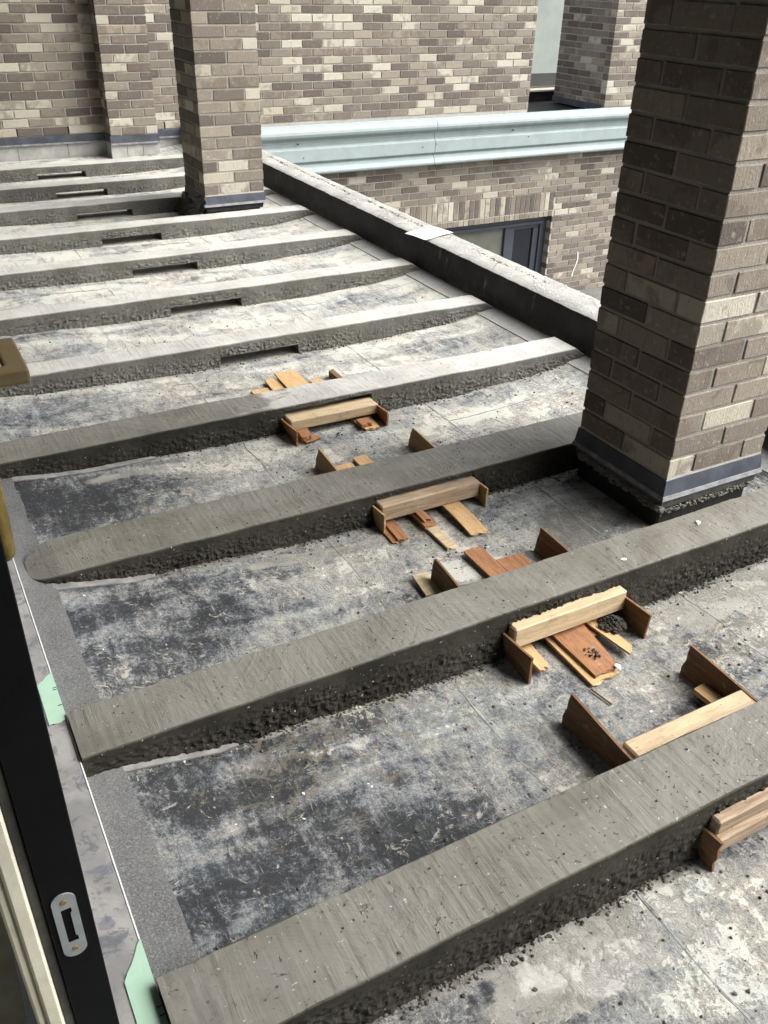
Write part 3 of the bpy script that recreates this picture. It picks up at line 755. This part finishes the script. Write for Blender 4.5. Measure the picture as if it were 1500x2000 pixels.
# cornice
PR = [(YW-.001, .150), (8.10, .140), (8.075, .128), (8.058, .108), (8.053, .085), (8.060, .062), (8.078, .046), (8.098, .042), (8.098, .034), (8.108, .030), (8.112, .022),
      (8.112, .016), (8.106, .012), (8.112, .004), (8.116, -.030), (8.104, -.036), (8.088, -.050), (8.088, -.158), (8.104, -.172), (8.118, -.176), (8.118, -.186), (8.108, -.190),
      (8.102, -.215), (8.086, -.240), (8.078, -.252), (8.080, -.268), (8.092, -.280), (8.12, -.286), (YW-.001, -.288)]
cor = empty('cornice', (5, 8.1, 0), 'long pale blue green moulded cornice across the far brick wall', 'cornice')
for a, b in ((2.68, 5.043), (5.047, 9.2)):
    o = extrude_profile('cornice_section', PR, [a, b], TEAL, cor); o.location = (-5, -8.1, 0)
    md = o.modifiers.new('b', 'BEVEL'); md.width = .0025; md.segments = 2; md.limit_method = 'ANGLE'
for x, z in ((4.9, -.10), (5.06, -.08), (3.6, -.12), (3.55, .0), (6.2, -.07), (5.0, -.26), (6.0, .0)):
    boxes('screw', [(x-.004, x+.004, 8.082, 8.118, z-.004, z+.004)], TEALD, cor, 0, (-5, -8.1, 0))

# beyond the end of the wall: flat roof, upstand, pillar, grey panel
fr = boxes('flat_roof', [(6.35, 14, 8.42, 12.0, -.28, .085)], BLK); tag(fr, kind='structure')
ra = empty('roof_upstand', (8, 10, .1), 'low black upstand with a white capping on the flat roof behind the cornice', 'upstand')
boxes('upstand', [(6.36, 14, 9.35, 9.46, .086, .190)], BLK, ra, .004, (-8, -10, -.1))
boxes('capping', [(6.36, 14, 9.32, 9.50, .191, .212)], plain('white_capping', (.70,.66,.58), .7), ra, .004, (-8, -10, -.1))
boxes('timber_fillet', [(6.36, 14, 9.47, 9.495, .213, .228)], W_GREY, ra, 0, (-8, -10, -.1))
tag(boxes('rendered_wall', [(6.5, 16, 12.0, 12.2, -.2, 4.8)], PANEL), 'smooth pale grey green rendered wall between the brick wall and the far pillar', 'wall')
fp = empty('brick_pillar', (7.8, 8.7, 0), 'wide brick pillar beyond the cornice at top right, partly behind the near column', 'pillar'); fpb = (7.8, 8.7, 0)
sp = []; px0, px1, py0, py1 = 7.318, 7.318+4*UL-JT, 8.24, 8.24+4.5*UL-JT
z = .145; k = 0
while z < 4.55:
    zc = z+UH/2
    def run(a, b, fn, lt):
        p = a - (UL/2 if k % 2 else 0)
        while p < b-.02:
            s, e = max(p, a), min(p+UL, b+JT)
            if e-s > .05: sp.append(fn((s+e-JT)/2, round(e-s-JT, 3), tone(lt, .3)))
            p += UL
    run(px0, px1, lambda c, l, t: (c, py0+DB/2, zc, l, DB, HB, 0, t), .2)
    run(py0+DB+JT, py1, lambda c, l, t: (px0+DB/2, c, zc, l, DB, HB, math.pi/2, t), .1)
    z += UH; k += 1
lay(fp, sp, 300, base=fpb)
boxes('mortar_core', [(px0+.005, px1, py0+.005, py1, .10, 4.6)], MORT_W, fp, 0, (-7.8, -8.7, 0))
boxes('flashing', [(px0-.012, px0+.002, py0+.05, py1+.01, .105, .168)], FLASH, fp, 0, (-7.8, -8.7, 0))

# roof over the terrace and the house wall on the left (shade the place; the camera stands in its doorway)
rf = boxes('roof_slab', [(-2.2, 2.60, -4.0, 8.45, 4.6, 4.85)], ROOFM); tag(rf, kind='structure')
hw = boxes('house_wall', [(-.6, -.09, 2.30, 8.19, -.3, 4.6), (-.6, -.09, -9.0, -1.2, -.3, 4.6), (-.089, 2.1, -1.75, -1.6, -.3, 4.6), (-6.5, -6.3, -4, 2.29, -.3, 4.6), (-6.3, -.61, -4, -3.8, -.3, 4.6), (-6.3, -.61, 2.31, 2.5, -.3, 4.6), (-.6, -.09, -1.2, 2.30, 2.4, 4.6)], WALLM)  # the return behind the camera is unseen, added to block light
tag(hw, 'plain house wall with the doorway the view looks out of, left of the terrace', 'wall')

# ------------------------------------------------------------ door threshold at the left
th = empty('door_threshold', (0, 1.2, .13), 'film covered grey metal door sill along the left edge of the terrace', 'door sill'); tb = (0, -1.2, -.13)
SZ = .13
boxes('sill_nose', [(-.09, .0875, -.5, 2.29, .02, SZ)], SILL, th, .0015, tb)
boxes('nose_edge', [(.0878, .0902, -.5, 2.29, .06, SZ+.001)], EDGE, th, 0, tb)
fi = boxes('interior_floor', [(-6, -.093, -3, 2.29, -.05, .09)], OLIVE); tag(fi, kind='structure')
# closed door leaf standing in the wall plane: its meeting edge faces the viewer
dl = empty('door', (0, .7, .14), 'black door leaf at the left edge, seen edge on with a steel strike plate and bronze pull', 'door'); lb = (0, -.7, -.14)
YD = .70
boxes('leaf', [(-.0227, .0247, YD, 2.24, SZ+.008, 2.35)], DFRAME, dl, .0012, lb)
boxes('gasket', [(-.0350, -.0229, YD+.004, 2.24, SZ+.008, 2.35)], GASK, dl, .002, lb)
boxes('inner_cladding', [(-.0530, -.0352, YD-.003, 2.24, SZ+.008, 2.35)], CREAM, dl, .003, lb)
boxes('cladding_step', [(-.0640, -.0532, YD+.002, 2.24, SZ+.008, 2.35)], CREAM, dl, .003, lb)
def strike():
    y = YD-.0006; cx, cz, w, l = -.002, .509, .0133, .0565
    bm = bmesh.new(); out = []; n = 10
    for (sy, a0) in ((1, 0), (-1, math.pi)):
        for i in range(n+1):
            a = a0+math.pi*i/n; out.append((cx+w*math.cos(a), cz+sy*(l-w)+w*math.sin(a)))
    slot = [(cx+.0062, cz+.030), (cx-.0052, cz+.030), (cx-.0052, cz-.030), (cx+.0062, cz-.030), (cx+.0062, cz-.022), (cx+.0042, cz-.020), (cx+.0042, cz+.020), (cx+.0062, cz+.022)]
    vo = [bm.verts.new((x, y-.0015, z)) for x, z in out]; vi = [bm.verts.new((x, y-.0015, z)) for x, z in slot]
    eo = [bm.edges.new((vo[i], vo[(i+1) % len(vo)])) for i in range(len(vo))]; ei = [bm.edges.new((vi[i], vi[(i+1) % len(vi)])) for i in range(len(vi))]
    bmesh.ops.triangle_fill(bm, use_beauty=True, edges=eo+ei)
    g = bmesh.ops.extrude_face_region(bm, geom=bm.faces[:]); bmesh.ops.translate(bm, vec=(0, .0015, 0), verts=[v for v in g['geom'] if isinstance(v, bmesh.types.BMVert)])
    bmesh.ops.recalc_face_normals(bm, faces=bm.faces[:])
    me = bpy.data.meshes.new('strike_plate'); bm.to_mesh(me); bm.free(); me.materials.append(STRIKE)
    o = bpy.data.objects.new('strike_plate', me); COL.objects.link(o); o.parent = dl; o.location = lb
    boxes('slot', [(cx-.0054, cx+.0064, y-.0003, y+.0002, cz-.0305, cz+.0305)], BLACK, o)
    for dz in (.0425, -.0425):
        V = []
        for rr, dy in ((.0042, -.0015), (.0030, -.0025)):
            for i in range(12): a = i*math.pi/6; V.append((cx+rr*math.cos(a), y+dy, cz+dz+rr*math.sin(a)))
        Fc = [(i, (i+1) % 12, 12+(i+1) % 12, 12+i) for i in range(12)]+[tuple(range(12, 24))]
        mesh_obj('screw', V, Fc, BRASSY, o)
strike()
def tape(label, x0, x1, y0, y1, sk_, seed):
    V, Fc = [], []; n, m = 24, 6; rnd = random.Random(seed)
    for i in range(n):
        t = i/(n-1)
        for j in range(m):
            s = j/(m-1); x = x0+(x1-x0)*s; 
            top = y1 + sk_[0]*(1-s) + .006*fbm(s*2, seed, 0, 4, 2); bot = y0 + sk_[1]*(1-s) + .006*fbm(s*2, seed+3, 0, 4, 2)
            y = bot+(top-bot)*t
            V.append((x, y, SZ+.0022+.0006*nz(x*20, y*20)))
    for i in range(n-1):
        for j in range(m-1): Fc.append((i*m+j, i*m+j+1, (i+1)*m+j+1, (i+1)*m+j))
    for i in range(n):   # fold over the nose edge
        V.append((.0912, V[i*m+m-1][1], SZ-.02))
    for i in range(n-1): Fc.append((i*m+m-1, n*m+i, n*m+i+1, (i+1)*m+m-1))
    o = mesh_obj('masking_tape', V, Fc, TAPE); tag(o, label, 'tape', 'mint green tape on the door sill')
    md = o.modifiers.new('t', 'SOLIDIFY'); md.thickness = .0004
    for dy in (.30, .62, .66):
        y = y0+(y1-y0)*dy
        boxes('pen_tick', [(-.008, .0, -.0007, .0007, 0, .0006)], BLACK, o, 0, (.090, y, SZ+.0030))
tape('short piece of mint green tape on the sill, the upper of the two', .055, .0905, 1.44, 1.60, (-.03, .0), 2)
tape('longer mint green tape at the bottom edge of the picture on the sill', .050, .0905, .55, .905, (-.06, 0), 5)
hd = empty('door_handle', (0, 0, 0), None, None); hd.parent = dl; hb = lb
def loop():
    # horizontal rectangular ring standing out from the outer face of the leaf
    x0, x1, y0, y1, z0, z1 = .0249, .0755, .724, .802, 1.1515, 1.165; t = .017
    V = []
    for z in (z0, z1):
        V += [(x0, y0, z), (x1, y0, z), (x1, y1, z), (x0, y1, z), (x0+t, y0+t*.8, z), (x1-t, y0+t*.8, z), (x1-t, y1-t, z), (x0+t, y1-t, z)]
    Fc = []
    for i in range(4):
        j = (i+1) % 4
        Fc += [(8+i, 8+j, 12+j, 12+i), (i, 4+i, 4+j, j), (i, j, 8+j, 8+i), (4+i, 12+i, 12+j, 4+j)]
    o = mesh_obj('pull_loop', V, Fc, BRONZE, hd, loc=hb)
    bevel_mesh(o.data, .0022, 2)
loop()
def grip():
    V, Fc = [], []; n = 24; cx, cy = .0262, .742
    prof = [(.9835, .002), (.985, .006), (.989, .0088), (.997, .0100), (1.04, .0103), (1.10, .0100), (1.148, .009), (1.1512, .004)]
    for z, r in prof:
        for i in range(n): a = 2*math.pi*i/n; V.append((cx+r*math.cos(a), cy+r*1.8*math.sin(a), z))
    for k in range(len(prof)-1):
        for i in range(n): Fc.append((k*n+i, k*n+(i+1) % n, (k+1)*n+(i+1) % n, (k+1)*n+i))
    Fc += [tuple(range(n))[::-1], tuple((len(prof)-1)*n+i for i in range(n))]
    mesh_obj('grip', V, Fc, GOLD, hd, smooth=True, loc=hb)
grip()

# ------------------------------------------------------------ formwork boxes in the four near ribs
def board(name, c0, c1, zb, zt, th_, mat, parent, warp=0.0, chip=0.0, base=(0, 0, 0), seed=0, lean=0):
    """upright thin board from c0 to c1 (xy), ragged ends"""
    rnd = random.Random(seed); n = 14; V, Fc = [], []
    d = Vector((c1[0]-c0[0], c1[1]-c0[1])); nrm = Vector((-d.y, d.x)).normalized()
    rows = 5
    for i in range(n+1):
        t = i/n
        for k in range(rows):
            s = k/(rows-1); z = zb+(zt-zb)*s + (warp*math.sin(t*math.pi*1.2)*s)
            ex = 0
            if chip and i in (0, n): ex = chip*rnd.uniform(-1, 1)
            p = Vector(c0)+d*t + d.normalized()*ex + nrm*(lean*(s-.5)*.02*math.sin(t*4))
            for q in (-.5, .5):
                pp = p+nrm*q*th_
                V.append((pp.x-base[0], pp.y-base[1], z-base[2]))
    R = rows*2
    for i in range(n):
        for k in range(rows-1):
            a = i*R+k*2
            Fc += [(a, a+2, a+R+2, a+R), (a+1, a+R+1, a+R+3, a+3)]
        a = i*R; Fc += [(a, a+R, a+R+1, a+1)]; a = i*R+(rows-1)*2; Fc += [(a, a+1, a+R+1, a+R)]
    for i in (0, n):
        for k in range(rows-1):
            a = i*R+k*2; Fc.append((a, a+1, a+3, a+2) if i == 0 else (a, a+2, a+3, a+1))
    return mesh_obj(name, V, Fc, mat, parent)
def form(label, y0, y1, ztop, blocks, mats, seed, trim=None):
    base = (1.27, (y0+y1)/2, 0)
    e = empty('formwork_box', base, label, 'wooden formwork', 'board formwork boxes left in the near concrete ribs')
    for k, x in enumerate((NX0-.004, NX1+.004)):
        ly0, ly1 = y0, y1
        if trim: ly0 += trim[k][0]; ly1 += trim[k][1]
        board('end_board', (x+random.uniform(-.002, .002), ly0), (x+random.uniform(-.003, .003), ly1), .001, ztop, .006, mats[k], e, .003*(k or .3), .003, base, seed+k, 1)
    for (yb0, yb1, zb0, zb1, mt) in blocks:
        o = boxes('cross_block', [(NX0+.002, NX1-.002, yb0, yb1, zb0, zb1)], mt, e, .004, (-base[0], -base[1], 0))
    return e
form('board formwork farthest back, stuck out of the front of the fourth rib', 2.562, 2.90, .058, [(2.628, 2.682+.02, .026, .066, W_PALE), (2.80, 2.86, .03, .07, W_GREY)], (W_RED, W_RED), 1)
form('board formwork with a weathered brown block in the rib behind the near column', 1.926, 2.397, .068, [(1.955, 1.995+.02, .026, .080, W_GREY), (2.17, 2.21, .03, .07, W_GREY)], (W_YEL, W_YEL), 3)
form('board formwork with large curled end board in the rib in front of the near column', 1.203, 1.655, .080, [(1.284, 1.312+.02, .042, .103, W_PALE), (1.42, 1.50, .03, .07, W_GREY)], (W_PLY, W_PLY), 5)
form('board formwork in the nearest rib, pale block showing on its far side', .626, 1.067, .083, [(.634, .667+.02, .035, .074, W_GREY), (.775, .905, .045, .083, W_PALE), (.60+.045, .668, .0755, .112, W_GREY)], (W_PLY, W_PLY), 8)

# ------------------------------------------------------------ loose shims
def shim(label, quad, z, th_, mat, seed, dz=0.0, curl=0.0):
    """thin split board lying over the floor; quad is back-left, back-right, front-right, front-left"""
    rnd = random.Random(seed); n, m = 9, 5
    c = sum((Vector(q) for q in quad), Vector((0, 0)))/4
    V, Fc = [], []
    for lay_ in (0, 1):
        for i in range(n):
            t = i/(n-1)
            for j in range(m):
                s = j/(m-1)
                a = Vector(quad[0]).lerp(Vector(quad[1]), s); b = Vector(quad[3]).lerp(Vector(quad[2]), s)
                if i == n-1: b = b+(b-a).normalized()*rnd.uniform(-.006, .003)
                if j in (0, m-1) : pass
                p = a.lerp(b, t); zz = z+dz*(1-t)+curl*math.sin(t*3.14)+(th_ if lay_ else 0)
                V.append((p.x-c.x, p.y-c.y, zz))
    N = n*m
    for i in range(n-1):
        for j in range(m-1):
            a = i*m+j; Fc += [(a, a+m, a+m+1, a+1)[::-1], (N+a, N+a+m, N+a+m+1, N+a+1)]
    ring = [j for j in range(m)]+[i*m+m-1 for i in range(1, n)]+[(n-1)*m+j for j in range(m-2, -1, -1)]+[i*m for i in range(n-2, 0, -1)]
    for k in range(len(ring)):
        a, b = ring[k], ring[(k+1) % len(ring)]; Fc.append((a, b, N+b, N+a))
    o = mesh_obj('wood_shim', V, Fc, mat, None, loc=(c.x, c.y, 0))
    bm = bmesh.new(); bm.from_mesh(o.data); bmesh.ops.recalc_face_normals(bm, faces=bm.faces[:]); bm.to_mesh(o.data); bm.free()
    tag(o, label, 'wood shim', 'loose wood shims round the formwork boxes')
    return o
SH = [
 ('small red wood block inside the left end of the farthest formwork', [(1.121,2.640),(1.162,2.634),(1.150,2.569),(1.112,2.566)], .012, .016, W_RED, 0, 0),
 ('splintered red shim in front of the farthest formwork, at its left board', [(1.106,2.600),(1.166,2.618),(1.190,2.570),(1.127,2.555)], .002, .008, W_RED, 0, 0),
 ('split brown shim under the right end of the farthest formwork', [(1.350,2.660),(1.428,2.656),(1.415,2.552),(1.362,2.556)], .002, .008, W_CHIP, 0, 0),
 ('short chip stacked under the right end of the farthest formwork block', [(1.352,2.620),(1.404,2.618),(1.394,2.573),(1.350,2.568)], .011, .014, W_RED, 0, 0),
 ('thin light chip at the left of the pile behind the fourth rib', [(1.112,3.060),(1.20,3.062),(1.21,2.90),(1.115,2.90)], .002, .006, W_CHIP, 0, 0),
 ('middle light shim in the pile behind the fourth rib', [(1.192,3.111),(1.237,3.124),(1.250,2.90),(1.178,2.90)], .009, .006, W_CHIP, .004, 0),
 ('widest light shim on top of the pile behind the fourth rib', [(1.243,3.131),(1.332,3.136),(1.330,2.88),(1.235,2.88)], .016, .007, W_CHIP, .006, 0),
 ('small light chip lying alone behind the fourth rib', [(1.361,3.043),(1.406,3.062),(1.42,2.94),(1.365,2.94)], .002, .008, W_CHIP, 0, 0),
 ('upright dark scrap at the right behind the fourth rib', [(1.452,3.06),(1.476,3.07),(1.470,2.90),(1.450,2.90)], .002, .030, W_PLY, 0, 0),
 ('lower reddish shim at the left of the weathered block, under another', [(1.095,1.990),(1.135,1.985),(1.118,1.862),(1.088,1.866)], .002, .006, W_RED, 0, 0),
 ('upper reddish shim at the left below the weathered block', [(1.115,1.990),(1.151,1.985),(1.137,1.860),(1.105,1.862)], .009, .006, W_RED, 0, 0),
 ('long straight cream shim sticking out below the weathered block', [(1.214,1.990),(1.248,1.992),(1.246,1.769),(1.215,1.766)], .004, .008, W_PALE, 0, 0),
 ('small red chip stacked on the cream shim', [(1.208,1.985),(1.247,1.985),(1.250,1.888),(1.206,1.880)], .0125, .010, W_RED, 0, 0),
 ('smallest red chip on top of the stack below the weathered block', [(1.215,1.985),(1.240,1.985),(1.240,1.905),(1.212,1.900)], .0235, .008, W_RED, 0, 0),
 ('wide curled orange shim at the right below the weathered block', [(1.315,1.990),(1.375,1.992),(1.372,1.790),(1.314,1.796)], .006, .007, W_CHIP, .012, .005),
 ('light chip beside the left yellow end board behind the third rib', [(1.120,2.360),(1.200,2.36),(1.200,2.20),(1.120,2.20)], .002, .007, W_CHIP, 0, 0),
 ('orange chip between the end boards behind the third rib', [(1.215,2.373),(1.262,2.379),(1.266,2.20),(1.205,2.20)], .006, .010, W_CHIP, 0, 0),
 ('jagged yellow chip by the left end board of the curled formwork', [(1.125,1.310),(1.165,1.310),(1.158,1.221),(1.128,1.212)], .010, .010, W_CHIP, .004, 0),
 ('under layer of the wide reddish boards in front of the second rib', [(1.214,1.312),(1.312,1.312),(1.300,1.130),(1.214,1.122)], .004, .007, W_CHIP, .008, 0),
 ('wide reddish board with crumbs on it in front of the second rib', [(1.228,1.312),(1.328,1.312),(1.309,1.140),(1.234,1.136)], .0125, .008, W_RED, .010, 0),
 ('narrow yellow shim pointing at the right end board of the second rib', [(1.338,1.312),(1.376,1.308),(1.388,1.178),(1.362,1.160)], .016, .006, W_CHIP, .004, 0),
 ('dark red shim lying crosswise behind the yellow shim', [(1.300,1.310),(1.420,1.310),(1.425,1.255),(1.300,1.265)], .004, .010, W_RED, 0, 0),
 ('wide orange shim behind the second rib', [(1.242,1.726),(1.300,1.726),(1.298,1.480),(1.241,1.480)], .008, .007, W_RED, .004, 0),
 ('thin red chip beside the wide orange shim behind the second rib', [(1.306,1.655),(1.392,1.652),(1.388,1.49),(1.304,1.49)], .004, .008, W_RED, 0, 0),
 ('cream chip left of the end board behind the second rib', [(1.050,1.690),(1.092,1.686),(1.085,1.590),(1.040,1.595)], .010, .005, W_PALE, .004, 0),
 ('light wood stub beside the right end board behind the nearest rib', [(1.402,.990),(1.438,.994),(1.443,.88),(1.405,.88)], .016, .014, W_CHIP, 0, 0),
]
for i, s in enumerate(SH): shim(s[0], s[1], s[2], s[3], s[4], i*3+1, s[5], s[6])
sl = boxes('wood_splinter', [(-.002, .002, -.032, .032, 0, .004)], W_PLY, None, .001, (1.212, 1.088, .003)); sl.rotation_euler = (0, 0, .15)
tag(sl, 'thin dark wood splinter lying on the floor in front of the reddish boards', 'splinter')

# ------------------------------------------------------------ mortar crumbs, flakes, offcuts
def clump(label, c, r, n, seed, mat=CRUMB_D):
    rnd = random.Random(seed); V, Fc = [], []
    for i in range(n):
        a = rnd.random()*6.28; q = rnd.random()**.6*r; hh = (1-q/r)*r*.8*rnd.random()
        add_lump(V, Fc, (q*math.cos(a), q*math.sin(a), hh+.003), r*rnd.uniform(.07, .17), rnd)
    o = mesh_obj('mortar_clump', V, Fc, mat, None, loc=c); tag(o, label, 'mortar lump'); return o
clump('heap of dark crumbly mortar at the right end inside the curled formwork', (1.392, 1.262, .026), .034, 240, 3)
clump('dark mortar lump by the long cream shim', (1.205, 1.74, .002), .011, 16, 5)
clump('dark mortar lump right of the orange curled shim', (1.42, 1.84, .004), .012, 18, 9)
clump('dark mortar crumbs between the two ends of the farthest formwork', (1.26, 2.57, .001), .016, 22, 6)
clump('small grey crumbs on the wide reddish board', (1.275, 1.20, .022), .024, 22, 12)
clump('dark mortar lump right of the pale block behind the nearest rib', (1.50, 1.00, .002), .012, 16, 14)

def crumbs():
    rnd = random.Random(11); V, Fc = [], []
    def put(x, y, r, z=None):
        if x < .1 or x > 2.46: return
        add_lump(V, Fc, (x, y, (FL(x, y) if z is None else z)+r*.4), r, rnd, (1, 1, .75))
    for idx, (yf, yr, zt, dry) in enumerate(RIBS):
        n = 1100 if idx < 3 else 600 if idx < 5 else 260
        for i in range(n):
            x = rnd.uniform(.15, 2.44)
            if NX0 < x < NX1 and rnd.random() < .8: continue
            if .5+nz(x, yf, 9, 5) < rnd.random()*.8: continue
            put(x, yf-abs(rnd.gauss(0, .012))+.003, rnd.uniform(.0012, .0045)*(1 if idx < 5 else .9))
        for i in range(130 if idx < 3 else 25):   # a few on top
            x = rnd.uniform(.15, 2.4); put(x, rnd.uniform(yf+.01, yr-.01), rnd.uniform(.0008, .0024), zt)
    for i in range(5200):
        y = .3+rnd.random()**1.5*3.6; x = rnd.uniform(.18, 2.3)
        if any(a-.01 < y < b+.01 for a, b, *_ in RIBS): continue
        if .45+1.2*nz(x, y, 4, 2.6)+.35*ss(.6, 0, abs(x-1.25)) < rnd.random(): continue
        put(x, y, rnd.choice((.0009, .0012, .0016, .0022, .0035))*rnd.uniform(.8, 1.3))
    o = mesh_obj('mortar_crumbs', V, Fc, CRUMB); tag(o, 'dark and pale mortar crumbs scattered over the terrace floor and ribs', 'crumbs', kind='stuff')
    V, Fc = [], []
    for i in range(170):
        y = .3+rnd.random()**1.3*5; x = rnd.uniform(.2, 2.3)
        if any(a-.01 < y < b+.01 for a, b, *_ in RIBS): continue
        add_lump(V, Fc, (x, y, FL(x, y)+.001), rnd.uniform(.0012, .0035), rnd, (1.4, .8, .3))
    for i in range(260):   # debris on the parapet
        y = rnd.uniform(1.2, 7.5); x = 2.50+rnd.random()*.16
        add_lump(V, Fc, (x, y, .224), rnd.uniform(.0015, .005), rnd, (1.3, 1, .4))
    o = mesh_obj('plaster_flakes', V, Fc, FLAKE); tag(o, 'tiny white plaster flakes on the floor and the parapet top', 'flakes', kind='stuff')
    V, Fc = [], []
    for i in range(520):   # dark crack debris along the parapet
        y = 2.0+rnd.random()*5.2; x = 2.60+.018*nz(y, 0, 0, 3)+rnd.gauss(0, .006)
        if nz(y, 5, 0, 2.2) < -.15: continue
        add_lump(V, Fc, (x, y, .2245), rnd.uniform(.0015, .0055), rnd, (1.5, 1, .35))
    o = mesh_obj('crack_debris', V, Fc, CRUMB_D); tag(o, 'dark crumbling debris along the crack of the parapet top', 'debris', kind='stuff')
crumbs()
def flake(label, x, y, z, r, seed):
    rnd = random.Random(seed); V, Fc = [], []; add_lump(V, Fc, (0, 0, r*.3), r, rnd, (1.3, .8, .35)); o = mesh_obj('plaster_flake', V, Fc, FLAKE, None, loc=(x, y, z)); tag(o, label, 'flake')
flake('white flake on the damp rib just right of the near column corner', 1.80, 1.40, .140, .009, 1)
flake('white flake on the damp rib above the wooden formwork', 1.49, 1.355, .140, .008, 2)
flake('small white flake at the tip of the wide reddish board', 1.30, 1.135, .022, .009, 3)

def offcut(label, x0, x1, y, w, seed):
    V, Fc = [], []; n = 16
    for i in range(n):
        t = i/(n-1); x = x0+(x1-x0)*t; f = .4+.6*ss(1, .75, t); zz = FL(x, y)+.006+.002*nz(x*9, seed)
        ya = y-w*f+.002*nz(x*30, seed)
        V += [(x, ya, zz), (x, y+.02, zz), (x, ya, zz-.004), (x, y+.02, zz-.004)]
    for i in range(n-1):
        a = i*4; Fc += [(a, a+4, a+5, a+1), (a+2, a, a+4, a+6)]
    Fc.append((0, 1, 3, 2))
    o = mesh_obj('membrane_offcut', V, Fc, STRIP); tag(o, label, 'membrane strip', 'pale membrane strips trapped under the ribs')
offcut('pale membrane strip under the left end of the third rib', .160, .42, 1.985, .016, 1)
offcut('pale membrane strip under the left end of the fourth rib', .165, .62, 2.672, .018, 2)
offcut('pale membrane strip under the left end of the second rib', .162, .40, 1.308, .012, 3)
# paper sheet on the parapet
def sheet_paper():
    P = [(2.425, 4.150), (2.46, 4.00), (2.665, 4.045), (2.640, 4.235)]
    V, Fc = [], []; n = 10
    for lay_ in (0, 1):
        for i in range(n):
            for j in range(n):
                s, t = i/(n-1), j/(n-1); a = Vector(P[0]).lerp(Vector(P[3]), s); b = Vector(P[1]).lerp(Vector(P[2]), s); p = a.lerp(b, t)
                V.append((p.x-2.55, p.y-4.1, .2285+.006*s*s*t+.002*math.sin(s*6+t*4)-.0*lay_-(.0012 if lay_ else 0)))
    N = n*n
    for i in range(n-1):
        for j in range(n-1):
            a = i*n+j; Fc += [(a, a+1, a+n+1, a+n), (N+a, N+a+n, N+a+n+1, N+a+1)]
    ring = [j for j in range(n)]+[i*n+n-1 for i in range(1, n)]+[(n-1)*n+j for j in range(n-2, -1, -1)]+[i*n for i in range(n-2, 0, -1)]
    for k in range(len(ring)): a, b = ring[k], ring[(k+1) % len(ring)]; Fc.append((a, N+a, N+b, b))
    o = mesh_obj('paper_sheet', V, Fc, PAPER, None, loc=(2.55, 4.1, 0)); tag(o, 'pale blue white sheet lying across the top of the parapet', 'sheet')
sheet_paper()
